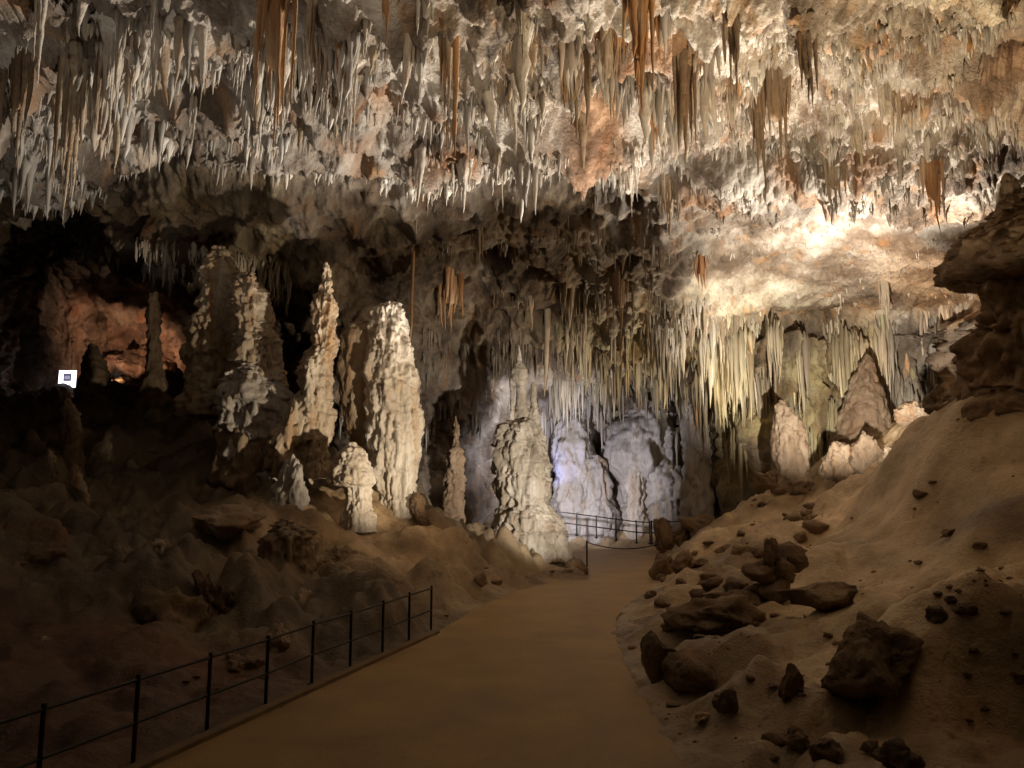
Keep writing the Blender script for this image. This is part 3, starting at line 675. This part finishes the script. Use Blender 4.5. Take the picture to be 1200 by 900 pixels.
# the central stalagmite: tiered body, pinnacle, two side spires
root = bpy.data.objects.new('stalagmite', None); COL.objects.link(root)
dC = 28.6; rb = W(622, 658, dC); root.location = rb
root['label'] = 'tall tiered stalagmite with a thin pinnacle standing at the end of the path'; root['category'] = 'stalagmite'
lathe('body', wider([(478,611,624),(484,605,630),(494,598,635),(500,584,637),(512,578,640),(528,577,644),(545,577,647),(560,578,649),(578,579,650),(585,582,648),(596,578,652),(602,576,657),(616,575,663),(630,576,669),(645,577,671),(662,577,672)], .93),
      dC, M_central, nv=230, na=150, tiers=(1.15, .24), drip=.14, lump=.10, fine=.08, seed=3, parent=root, origin=rb, flare=.08)
lathe('pinnacle', wider([(405,607,609),(415,606.5,610.5),(424,605,612),(429,601,616),(434,597,620),(443,596,621),(446,598,620),(449,604,617),(465,604,618),(484,602,621)], .85), dC, M_central, nv=120, na=40, drip=.1, lump=.08, fine=.02, seed=5, parent=root, origin=rb, sink=.2)
lathe('spire', [(443,598,600),(450,597,602),(470,598,602),(480,597,603),(496,596,604)], dC-.15, M_central, nv=40, na=20, drip=.12, lump=.3, fine=.015, seed=6, parent=root, origin=rb, sink=.2)
lathe('spire', [(448,623,626),(456,621,629),(470,621,629),(478,623,631),(492,620,633)], dC-.1, M_central, nv=40, na=20, drip=.12, lump=.3, fine=.015, seed=8, parent=root, origin=rb, sink=.2)
# the white leaning stalagmite with its brown slab
root = bpy.data.objects.new('stalagmite', None); COL.objects.link(root)
dW = 24.0; rb = W(462, 590, dW); root.location = rb
root['label'] = 'massive round topped white stalagmite with a brown slab on its left flank'; root['category'] = 'stalagmite'
lathe('body', wider([(357,452,466),(360,444,472),(367,440,474),(380,438,475),(398,435,477),(412,432,481),(430,430,483),(443,430,487),(460,430,488),(500,431,487),(520,433,488),(540,436,488),(562,440,487),(592,446,486)], 1.1),
      dW, M_white, nv=200, na=110, tiers=(1.25, .10), drip=.2, lump=.14, fine=.06, seed=11, parent=root, origin=rb, flare=.08)
lathe('side_lobe', [(474,482,490),(480,479,495),(492,477,497),(508,478,496),(518,480,492),(530,481,489)], dW-.1, M_white, nv=60, na=40, drip=.25, lump=.12, fine=.04, seed=12, parent=root, origin=rb, sink=.1)
lathe('slab', [(384,408,440),(390,400,446),(400,396,452),(430,395,455),(470,398,458),(500,405,462),(540,418,468),(575,432,472),(596,440,475)], dW+.35, M_mid, nv=120, na=64, drip=.16, lump=.10, fine=.04, seed=13, parent=root, origin=rb, depth=.5)
LG = 'stalagmites on the left bank'
stalagmite(wider([(308,381,384),(315,380,386),(325,378,387),(340,374,388),(350,370,390),(360,366,392),(375,366,391),(390,365,391),(405,367,392),(420,358,390),(432,354,388),(450,353,387),(473,354,386),(490,351,389),(510,351,386),(545,350,383)], 1.12),
           23.0, M_mid, 'slim tall orange and white stalagmite left of the massive white one', LG, nv=200, na=70, tiers=(.6, .16), drip=.3, lump=.22, fine=.04, seed=21)
stalagmite(wider([(289,257,263),(293,250,268),(300,245,271),(312,240,273),(323,237,275),(345,238,274),(365,236,273),(380,228,273),(417,224,275),(475,222,278)], 1.15), 25.5, M_mid,
           'taller brown stalagmite at the left, beside the dark side passage', LG, nv=160, na=80, tiers=(.9, .18), drip=.25, lump=.2, fine=.05, seed=23)
stalagmite(wider([(325,283,298),(330,277,303),(340,273,307),(355,272,311),(378,277,314),(392,279,320),(402,279,326),(435,279,326),(450,278,326)], 1.18), 24.5, M_mid,
           'bulbous brown stalagmite right of the taller brown one', LG, nv=150, na=80, tiers=(.75, .2), drip=.28, lump=.2, fine=.05, seed=25)
stalagmite([(419,361,366),(422,357,370),(428,355,371),(440,356,370),(470,355,371),(500,354,372)], 22.6, M_mid, 'small knob topped stalagmite leaning on the slim tall one', LG, nv=60, na=30, drip=.25, lump=.2, fine=.03, seed=26)
stalagmite([(522,406,418),(527,399,425),(535,393,430),(548,388,435),(560,385,438),(567,386,439),(571,404,434),(585,406,434),(606,404,437)], 21.5, M_white,
           'short stalagmite with a bulging white cap below the massive white one', LG, nv=150, na=90, drip=.14, lump=.12, fine=.06, seed=27)
stalagmite([(488,533,535),(500,531,538),(524,530,539),(528,523,543),(545,521,544),(560,520,545),(575,518,544),(590,516,545),(612,517,545),(645,517,546)], 27.2, M_brown,
           'slender brown stalagmite between the massive white and the central one', LG, nv=140, na=50, tiers=(.42, .2), drip=.15, lump=.2, fine=.03, seed=29)
stalagmite([(579,485,493),(584,480,498),(595,480,498),(606,486,501),(618,492,507),(636,496,512)], 23.5, M_brown, 'small leaning brown stalagmite at the right foot of the massive white one', LG, nv=60, na=40, tiers=(.35, .2), drip=.2, lump=.2, fine=.03, seed=30)
FG = 'formations under the far wall'
stalagmite([(478,664,676),(484,655,684),(497,649,691),(520,645,696),(545,645,698),(560,650,696),(590,648,694)], 39.2, M_grey, 'bluish lit dome of flowstone right behind the central stalagmite', FG, nv=110, na=80, tiers=(1.5, .1), drip=.22, lump=.16, sink=3.0, seed=33)
stalagmite([(464,752,780),(472,740,788),(490,724,795),(510,711,799),(530,703,801),(548,704,800),(562,712,796),(600,722,790)], 39.6, M_grey, 'largest grey flowstone dome below the far wall', FG, nv=130, na=100, tiers=(1.7, .12), drip=.2, lump=.12, sink=3.0, seed=35)
stalagmite([(405,758,772),(425,754,777),(450,753,779),(470,750,782),(480,748,784)], 39.8, M_grey, 'grey stump standing on top of the largest flowstone dome', FG, nv=70, na=50, drip=.22, lump=.14, sink=.6, seed=36)
stalagmite([(499,744,748),(508,740,753),(520,737,757),(545,736,758),(575,735,757),(612,733,760)], 38.3, M_white, 'white column in front of the largest grey flowstone dome', FG, nv=100, na=50, tiers=(1.3, .12), drip=.25, lump=.15, sink=3.0, seed=37)
stalagmite([(536,694,706),(545,689,711),(560,686,715),(578,685,716),(600,680,720)], 38.6, M_grey, 'small flowstone hump between the bluish dome and the white column', FG, nv=70, na=60, drip=.22, lump=.12, sink=3.0, seed=38)
stalagmite([(545,770,798),(552,760,805),(566,757,810),(580,757,812),(590,765,806),(618,765,812)], 38.2, M_grey, 'low tiered flowstone block to the right of the white column', FG, nv=80, na=70, tiers=(1.0, .2), drip=.25, lump=.15, sink=3.0, seed=39)
stalagmite([(372,814,819),(385,806,826),(400,803,830),(450,800,832),(500,800,832),(545,802,833),(560,799,835),(580,798,838),(612,799,839)], 35.6, M_grey, 'tall grey pillar where the far wall turns to the right', FG, nv=150, na=70, tiers=(1.6, .1), drip=.24, lump=.15, sink=3.0, seed=41)
RG = 'stalagmites on the right bank'
stalagmite([(469,913,917),(476,909,924),(484,908,932),(495,906,939),(508,905,943),(527,904,946),(545,906,948),(566,908,950)], 30.0, M_brown, 'squat stalagmite with a bright white right edge on the right bank', RG, nv=100, na=70, tiers=(.9, .1), drip=.15, lump=.12, seed=43)
stalagmite([(415,1014,1018),(425,1008,1022),(450,997,1030),(470,990,1036),(485,985,1039),(515,980,1045)], 31.3, M_brown, 'cone shaped brown stalagmite against the right back wall', RG, nv=90, na=70, tiers=(.8, .08), drip=.1, lump=.12, seed=45)
# the mushroom shaped stalagmite at the right edge
root = bpy.data.objects.new('stalagmite', None); COL.objects.link(root)
dM = 16.8; rb = W(1205, 470, dM); root.location = rb
root['label'] = 'dark mushroom shaped stalagmite with a knob on its cap at the right edge'; root['category'] = 'stalagmite'
lathe('cap', [(240,1178,1222),(252,1164,1240),(266,1150,1255),(282,1133,1268),(300,1119,1280),(312,1114,1288),(320,1113,1290),(326,1120,1286),(329,1138,1270),(332,1146,1260),(334,1165,1240),(335,1190,1215)], dM, M_rock, nv=170, na=140, tiers=(.55, .05), drip=.15, lump=.16, fine=.11, seed=51, parent=root, origin=rb, sink=0, flare=0)
lathe('stem', [(318,1152,1252),(345,1153,1252),(365,1150,1254),(378,1144,1262),(395,1132,1275),(430,1130,1282),(480,1128,1290)], dM, M_rock, nv=170, na=120, tiers=(.7, .10), drip=.24, lump=.14, fine=.09, seed=52, parent=root, origin=rb, sink=3.0, depth=.75)
lathe('knob', [(205,1178,1185),(210,1174,1190),(220,1173,1192),(230,1176,1193),(238,1170,1194),(258,1166,1200)], dM, M_rock, nv=50, na=36, drip=.14, lump=.2, fine=.03, seed=53, parent=root, origin=rb, sink=.2)
lathe('knob', [(222,1196,1206),(232,1192,1212),(258,1188,1216)], dM+.2, M_rock, nv=40, na=36, drip=.14, lump=.2, fine=.03, seed=54, parent=root, origin=rb, sink=.2)
# dim small ones in the dark at the left
DG = 'small stalagmites in the dark left foreground'
stalagmite([(526,56,59),(535,54,64),(550,60,70),(565,61,71),(590,66,80),(612,66,90)], 20.5, M_mid, 'crooked small stalagmite deep in the dark at the left', DG, nv=60, na=30, tiers=(.3, .2), drip=.2, lump=.35, fine=.02, seed=61)
stalagmite([(546,86,92),(552,84,94),(570,82,100),(580,95,105),(604,95,106)], 20.0, M_mid, 'forked small stalagmite right of the crooked one in the dark', DG, nv=60, na=30, tiers=(.3, .2), drip=.2, lump=.35, fine=.02, seed=62)
stalagmite([(470,74,84),(485,72,92),(510,73,96),(545,72,98),(590,70,104)], 24.0, M_brown, 'dim brown stalagmite column below the backlit panel', DG, nv=80, na=40, drip=.2, lump=.2, seed=63)
stalagmite([(634,178,190),(640,174,195),(655,175,197),(675,172,198),(690,170,200)], 16.5, M_mid, 'pair of short pale stalagmites fused together on the dark left bank', DG, nv=60, na=40, tiers=(.2, .15), drip=.25, lump=.3, fine=.02, seed=64)
stalagmite([(612,328,344),(622,312,362),(634,302,371),(660,305,370),(690,308,366),(712,304,364),(740,296,368)], 17.0, M_mid, 'fluted brown flowstone pillar behind the railing on the left bank', DG, nv=100, na=90, drip=.3, lump=.25, fine=.03, seed=65, depth=.7)
stalagmite([(750,44,58),(765,20,56),(785,10,48),(805,0,40),(835,-14,36)], 11.5, M_mid, 'pale crooked flowstone limb low at the left edge', DG, nv=70, na=50, drip=.2, lump=.3, fine=.02, seed=66)
stalagmite([(405,103,112),(418,98,118),(440,96,128),(470,90,136)], 37.0, M_brown, 'dark hump silhouetted against the orange side chamber', DG, nv=50, na=36, drip=.2, lump=.25, seed=67)
stalagmite([(345,174,186),(370,171,189),(400,173,188),(430,172,190),(470,160,198)], 35.0, M_brown, 'dark pillar silhouetted in front of the orange side chamber', DG, nv=80, na=36, drip=.2, lump=.2, seed=68)

# ------------------------------------------------------------------ boulders and stones
def blob_arrays(seed, rough=.3, sub=3, facet=.5, flat=1.0):
    bm = bmesh.new(); bmesh.ops.create_icosphere(bm, subdivisions=sub, radius=1)
    V = np.array([v.co[:] for v in bm.verts]); F_ = np.array([[v.index for v in f.verts] for f in bm.faces]); bm.free()
    r_ = np.random.default_rng(seed)
    for k in range(int(22*facet)+3):                     # chop planes give broken faces
        nn = r_.normal(0, 1, 3); nn /= np.linalg.norm(nn); c = r_.uniform(.5, .86)
        e = np.clip(V@nn-c, 0, None); V = V-nn*e[:,None]*.9
    N = V/np.linalg.norm(V, axis=1, keepdims=True)
    dsp = rough*(fbm(V, 1.3, 2, .5, seed*3.3) + .7*billow(V, 3.2, 3, .6, seed) - .25)
    return (V+N*dsp[:,None])*[1, 1, 1], F_
BL = {}
def blob(k, mat, rough=.3, sub=3, facet=.5):
    key = (k, mat.name, rough, sub, facet)
    if key not in BL: BL[key] = mesh_np('rock', *blob_arrays(k, rough, sub, facet), mat)
    return BL[key]
def rock(px0, px1, py0, py1, mat, label, group=None, seed=1, d=None, rough=.3, sub=4, facet=.6, depth=1.0, tilt=0, name='rock', cat='rock'):
    cx, cy = (px0+px1)/2, (py0+py1)/2
    if d is None:
        h = ghit(cx, py1); d = h[1] if h is not None else 15
    c = W(cx, cy, d); rx = (px1-px0)/2/FPX*d; rz = (py1-py0)/2/FPX*d
    o = link(name, blob(seed, mat, rough, sub, facet), label=label, category=cat)
    o.location = c+np.array((0, min(rx, .6)*.4, -rz*.15)); o.scale = (rx*1.08, rx*depth, rz*1.2); o.rotation_euler = (0, tilt, 0)
    if group: o['group'] = group
    return o
o, _ = lathe('boulder', [(434,278,306),(440,264,322),(455,255,338),(475,251,348),(505,253,356),(540,262,362),(580,280,364),(618,284,368)], 23.8, M_grey, nv=130, na=110, tiers=(.9, .16), drip=.16, lump=.34, fine=.07, seed=71, depth=.8)
o['label'] = 'big knobbly grey boulder under the two brown stalagmites'; o['category'] = 'boulder'
rock(312, 366, 470, 545, M_mid, 'craggy boulder at the foot of the slim tall stalagmite', seed=72, d=22.6, rough=.5, sub=5, facet=0.0, name='boulder')
rock(316, 360, 540, 604, M_grey, 'fan shaped grey boulder fallen below the craggy one', seed=73, d=21.6, rough=.4, sub=5, facet=.2, name='boulder')
rock(250, 330, 500, 600, M_brown, 'dark boulder in shade left of the fan shaped one', seed=74, d=23.5, rough=.45, sub=5, facet=.2, name='boulder')
rock(216, 298, 592, 624, M_mid, 'flat pale topped slab lying on the dark left bank', seed=75, d=18.5, rough=.35, sub=4, facet=.4, name='boulder')
rock(-30, 62, 615, 705, M_brown, 'large rounded brown hump at the left edge', seed=76, d=14.8, rough=.3, sub=5, facet=.1, name='boulder')
rock(218, 268, 672, 738, M_brown, 'craggy dark rock behind the railing in the left foreground', seed=77, d=14.2, rough=.5, sub=5, facet=.3, name='boulder')
rock(150, 240, 700, 770, M_rock, 'black rock mass in the deep shade behind the railing', seed=78, d=13.6, rough=.4, sub=4, facet=.3, name='boulder')
for i, (a, b, c, e, dd_, lab) in enumerate([(330, 372, 690, 728, 16.0, 'lumpy pale rock behind the middle of the left railing'), (378, 420, 672, 712, 17.2, 'rounded pale rock behind the far part of the left railing'), (425, 470, 676, 706, 18.2, 'low pale rock at the far end of the left railing'), (300, 336, 735, 770, 13.2, 'small lumpy rock close behind the left railing'), (262, 300, 768, 798, 11.9, 'dark lump of rock low behind the left railing'), (120, 170, 640, 690, 16.2, 'brown lump left of the fused pale stalagmites'), (380, 425, 640, 672, 19.4, 'rounded flowstone lump below the white capped stalagmite')]):
    rock(a, b, c, e, M_mid if i < 4 or i == 6 else M_brown, lab, 'lumpy rocks behind the left railing', seed=200+i, d=dd_, rough=.35, sub=5, facet=.1, name='boulder')
rock(754, 796, 738, 798, M_rock, 'reddish pointed boulder at the right edge of the path', seed=81, rough=.25, name='boulder')
rock(798, 896, 706, 744, M_rock, 'long dark ledge rock behind the reddish pointed boulder', seed=82, rough=.35, name='boulder')
rock(776, 845, 768, 806, M_ground if False else M_brown, 'low rounded rock beside the reddish pointed boulder', seed=83, rough=.2, facet=.1, name='boulder')
rock(835, 867, 808, 837, M_rock, 'dark stone lying alone near the right path edge', seed=84)
rock(814, 833, 836, 847, M_pale, 'small pale flat stone on the right edge of the path', seed=85)
rock(915, 942, 780, 818, M_rock, 'dark upright rock left of the biggest dark boulder', seed=86)
rock(979, 1096, 730, 822, M_rock, 'biggest dark boulder on the right bank', seed=87, rough=.26, sub=5, facet=.35, tilt=-.25, name='boulder')
rock(927, 1021, 680, 714, M_rock, 'long dark slab lying like a log on the right bank', seed=88, rough=.22, facet=.9, tilt=-.06, name='boulder')
rock(1186, 1215, 782, 800, M_rock, 'dark stone cut by the right edge of the picture', seed=89)
dpile = ghit(914, 704)[1]
for i, (a, b, c, e, lab) in enumerate([(894, 934, 676, 706, 'bottom block of the rock pile left of the log like slab'), (881, 914, 655, 682, 'left middle block of the rock pile'), (908, 928, 652, 680, 'right middle block of the rock pile'), (900, 912, 628, 656, 'upright stone topping the rock pile'), (916, 948, 640, 664, 'back block of the rock pile by the log like slab')]):
    rock(a-5, b+5, c-3, e+5, M_brown, lab, 'rock pile on the right bank', seed=90+i, d=dpile+.3*(i == 4), rough=.2, facet=.9)
BR = 'stones at the bottom right'
for i, (a, b, c, e, lab) in enumerate([(917, 955, 852, 880, 'left dark stone of the heap at the bottom right'), (948, 985, 866, 894, 'pale edged stone of the heap at the bottom right'), (1030, 1080, 872, 905, 'large dark stone at the bottom edge on the right'), (1010, 1032, 868, 884, 'small stone left of the large one at the bottom edge'),
      (1090, 1112, 709, 728, 'dark jagged stone right of the biggest dark boulder'), (1124, 1150, 706, 720, 'flat dark stone farthest right above the biggest boulder'), (1108, 1128, 697, 707, 'small flat stone above the jagged one'), (1106, 1122, 618, 628, 'dark stone alone under the smooth mound'), (1142, 1158, 634, 643, 'dark stone at the right below the smooth mound')]):
    rock(a, b, c, e, M_rock, lab, BR if i < 4 else 'stones scattered on the right bank', seed=100+i, rough=.3)
for i, (a, b, c, e, lab) in enumerate([(762, 792, 646, 684, 'dark boulder at the narrowest part of the path on the right'), (754, 772, 690, 710, 'dark stone at the path edge below the dark boulder'), (764, 790, 612, 648, 'black rock at the right end of the far railing'), (790, 812, 612, 640, 'black rock half hidden behind the far railing end'),
      (786, 818, 648, 672, 'rough rock right of the dark boulder by the narrow path'), (800, 850, 604, 634, 'broad brown rock at the foot of the grey pillar')]):
    rock(a, b, c, e, M_rock if i != 5 else M_brown, lab, 'rocks at the far right path edge', seed=120+i, d=[24, 19.8, 33, 34, 22.5, 33.5][i], rough=.35)
for i, (a, b, c, e, m_, lab) in enumerate([(626, 643, 658, 679, M_pale, 'pale broken block at the foot of the central stalagmite'), (642, 662, 662, 678, M_pale, 'ochre stone right of the pale broken block'), (660, 692, 656, 680, M_brown, 'brown rock at the right foot of the central stalagmite'), (590, 628, 656, 676, M_brown, 'dark rock at the left foot of the central stalagmite'),
      (552, 572, 672, 688, M_brown, 'small rock on the left path edge'), (576, 590, 676, 686, M_pale, 'pale chip of rock on the left path edge')]):
    rock(a, b, c, e, m_, lab, 'rocks around the central stalagmite', seed=130+i, d=25.6 if i < 4 else None, rough=.25)
for i, (a, b, c, e, lab) in enumerate([(890, 914, 549, 572, 'round stone beside the squat stalagmite'), (962, 1000, 520, 566, 'brown boulder right of the squat stalagmite'), (995, 1040, 500, 560, 'large cracked boulder below the cone shaped stalagmite'), (1035, 1070, 520, 556, 'boulder at the left of the smooth mound'), (1060, 1100, 470, 500, 'flat boulder in front of the black cleft'),
      (1090, 1130, 455, 490, 'layered boulder at the foot of the mushroom shaped stalagmite')]):
    rock(a, b, c, e, M_brown if i != 6 else M_grey, lab, 'boulders on the upper right bank', seed=140+i, d=[28.5, 27.5, 27.8, 25, 26, 20.5, 27][i], rough=.4, sub=5, facet=.4, name='boulder')
# counted small stones and uncounted pebbles on the right bank
k = 0; tries = 0; STONES = []
while k < 24 and tries < 600:
    tries += 1
    px, py = rng.uniform(760, 1195), rng.uniform(575, 880)
    h = ghit(px, py)
    if h is None or h[0] < .4 or poly_sd(np.array([h[:2]]), path_poly)[0] < .15: continue
    s = rng.uniform(.05, .2)*(1 if h[1] > 14 else .6)
    o = link('stone', blob(160+k % 7, M_rock, .3, 2, .7), label='small dark stone strewn over the brown right bank', category='stone', group='small stones strewn over the right bank')
    o.location = h+np.array((0, 0, s*.15)); o.scale = (s*1.3, s, s*.7); o.rotation_euler = (0, 0, rng.uniform(0, 6)); k += 1
    STONES.append((o, 'small dark stone' if s < .11 else 'fist sized dark stone'))
k = 0; tries = 0
while k < 44 and tries < 900:
    tries += 1
    px, py = rng.uniform(765, 960), rng.uniform(585, 745)
    h = ghit(px, py)
    if h is None or abs((py-735)-(px-765)*-.72) > 55: continue
    sd_ = poly_sd(np.array([h[:2]]), path_poly)[0]
    if sd_ < .1: continue
    s = rng.uniform(.10, .34)
    o = link('stone', blob(170+k % 8, (M_rock, M_brown)[k % 2], .25, 3, .8), category='stone', group='rubble along the right side of the path')
    o.location = h+np.array((0, 0, s*.05)); o.scale = (s*1.3, s, s*rng.uniform(.45, .9)); o.rotation_euler = (rng.uniform(-.2, .2), rng.uniform(-.2, .2), rng.uniform(0, 6)); k += 1
    STONES.append((o, 'rough rubble block' if s > .22 else 'small rubble block'))
tell_apart(STONES, LM_BANK)
pv, pf = [], []; b0 = 0
pb = [blob_arrays(180+k, .3, 1, .5) for k in range(5)]
cnt = 0
cand = np.where((GV[:,1] > 6) & (GV[:,1] < 32) & (np.abs(GV[:,0]) < GV[:,1]*.75) & (GV[:,0] > -6))[0]
cand = rng.choice(cand, 2600); q = GV[cand]
sdq = poly_sd(q[:,:2], path_poly); dens = fbm(q, .5, 2, .6, 44)
q = q[(sdq > .1) & (dens+.25*rng.random(len(q)) > .22) & ((q[:,0] > 0) | (rng.random(len(q)) < .25))]; zq = q[:,2]
for i in range(len(q)):
    v, f = pb[i % 5]; s = .015+.085*rng.random()**4
    pv.append(v*[s*1.3, s, s*.7]+[q[i,0], q[i,1], zq[i]+s*.1]); pf.append(f+b0); b0 += len(v)
link('pebbles', mesh_np('pebbles', np.concatenate(pv), np.concatenate(pf), M_rock, False), kind='stuff', label='pebbles and grit strewn over the cave floor beside the path', category='pebbles')

# ------------------------------------------------------------------ railings
def bar(name, a, b, r, parent, mat=M_metal, ns=10):
    a, b = Vector(a), Vector(b); L = (b-a).length
    bm = bmesh.new(); bmesh.ops.create_cone(bm, cap_ends=True, segments=ns, radius1=r, radius2=r, depth=L)
    bmesh.ops.bevel(bm, geom=[e for e in bm.edges if len(e.link_faces) == 2 and e.calc_face_angle(0) > 1], offset=r*.25, segments=1)
    me = bpy.data.meshes.new(name); bm.to_mesh(me); bm.free(); me.materials.append(mat)
    for p in me.polygons: p.use_smooth = len(p.vertices) == 4
    o = link(name, me, parent)
    q = (b-a).to_track_quat('Z', 'Y'); o.rotation_mode = 'QUATERNION'; o.rotation_quaternion = q
    o.location = (a+b)/2 - (parent.location if parent else Vector())
    return o
def railing(feet, h, label, rails=(.94, .47), r=.02, group=None):
    root = bpy.data.objects.new('railing', None); COL.objects.link(root); root.location = feet[0]
    root['label'] = label; root['category'] = 'railing'
    bpy.context.view_layer.update()
    for f in feet: bar('post', (f[0], f[1], f[2]-.05), (f[0], f[1], f[2]+h), r*1.15, root)
    for f in feet: bar('base_plate', (f[0], f[1], f[2]-.01), (f[0], f[1], f[2]+.025), r*3.2, root)
    for k in rails:
        for a, b in zip(feet[:-1], feet[1:]):
            bar('rail', (a[0], a[1], a[2]+h*k), (b[0], b[1], b[2]+h*k), r*.85, root)
    return root
lf = [G(242, 859), G(311, 829), G(365, 802.5), G(410, 783.5), G(448, 767), G(479, 752.5), G(505, 741)]
st = (lf[0]-lf[3])/3
lf = [lf[0]+st*3, lf[0]+st*2, lf[0]+st] + lf
railing(lf, .9, 'long dark two rail metal railing along the left edge of the path')
ff = [W(x, y, 35.8) for x, y in [(652, 624), (676, 627), (699, 630), (722, 633), (746, 636), (762, 637)]]
railing(ff, 1.02, 'distant two rail railing in front of the grey flowstone domes', r=.03)
ff2 = [W(x, y, 35.6) for x, y in [(764, 637), (785, 637), (809, 636)]]
railing(ff2, 1.05, 'short distant railing to the right of the longer distant one', r=.03)
# rope barrier across the path
root = bpy.data.objects.new('rope_barrier', None); COL.objects.link(root); p0 = G(688, 664); root.location = p0
root['label'] = 'low post with a sagging rope across the far end of the path'; root['category'] = 'barrier'
bpy.context.view_layer.update()
p1 = W(771, 638, p0[1]-1.0)
bar('post', p0, p0+np.array((0, 0, .93)), .03, root)
pa = p0+np.array((0, 0, .88)); prev = pa
for k in range(1, 11):
    t = k/10; c = pa*(1-t)+p1*t; c = c-np.array((0, 0, .28*4*t*(1-t)*.7)); bar('rope', prev, c, .018, root, ns=6); prev = c
# kerb along the railing
kv = []; kf = []
dirv = (lf[-1]-lf[0])[:2]; dirv /= np.linalg.norm(dirv); nrm = np.array((-dirv[1], dirv[0]))
a0 = lf[0][:2]-nrm*.10; a1 = lf[-1][:2]-nrm*.10
def slab(name, pts, z0, z1, mat, parent=None, bev=.012, **props):
    bm = bmesh.new(); vb = [bm.verts.new((x, y, z0)) for x, y in pts]; vt = [bm.verts.new((x, y, z1)) for x, y in pts]
    bm.faces.new(vt); bm.faces.new(vb[::-1]); n_ = len(pts)
    for i in range(n_): bm.faces.new((vb[i], vb[(i+1) % n_], vt[(i+1) % n_], vt[i]))
    bmesh.ops.recalc_face_normals(bm, faces=bm.faces[:]); bmesh.ops.bevel(bm, geom=bm.edges[:], offset=bev, segments=1)
    me = bpy.data.meshes.new(name); bm.to_mesh(me); bm.free(); me.materials.append(mat)
    return link(name, me, parent, **props)
slab('kerb', [a0-nrm*.09, a1-nrm*.09, a1+nrm*.06, a0+nrm*.06], -.1, .05, M_kerb, kind='structure')
# dark hatch beside the railing end
slab('floor_hatch', [G(452, 752)[:2], G(482, 753)[:2], G(501, 742)[:2], G(470, 741)[:2]], .0, .03, M_dark, label='dark rectangular floor hatch behind the far end of the left railing', category='hatch')
# backlit panel in the side chamber
root = bpy.data.objects.new('information_panel', None); COL.objects.link(root); pb_ = W(78, 456, 41.0); root.location = pb_
root['label'] = 'small bright white backlit panel in the dark side passage'; root['category'] = 'panel'
w_ = 20/FPX*41; h_ = 20/FPX*41
def boxm(name, x0, x1, y0, y1, z0, z1, mat, parent):
    bm = bmesh.new(); bmesh.ops.create_cube(bm, size=1)
    for v_ in bm.verts: v_.co = ((x0+x1)/2+v_.co.x*(x1-x0), (y0+y1)/2+v_.co.y*(y1-y0), (z0+z1)/2+v_.co.z*(z1-z0))
    bmesh.ops.bevel(bm, geom=bm.edges[:], offset=.008, segments=1)
    me = bpy.data.meshes.new(name); bm.to_mesh(me); bm.free(); me.materials.append(mat)
    return link(name, me, parent)
boxm('screen', -w_/2, w_/2, -.03, .03, .1, .1+h_, M_screen, root)
boxm('picture', -w_*.22, w_*.25, -.045, -.032, .1+h_*.36, .1+h_*.82, M_print, root)
boxm('caption', -w_*.14, w_*.17, -.055, -.047, .1+h_*.48, .1+h_*.68, M_print2, root)
boxm('post', -w_*.4, -w_*.34, -.02, .02, -.8, .1, M_metal, root); boxm('post', w_*.34, w_*.4, -.02, .02, -.8, .1, M_metal, root)
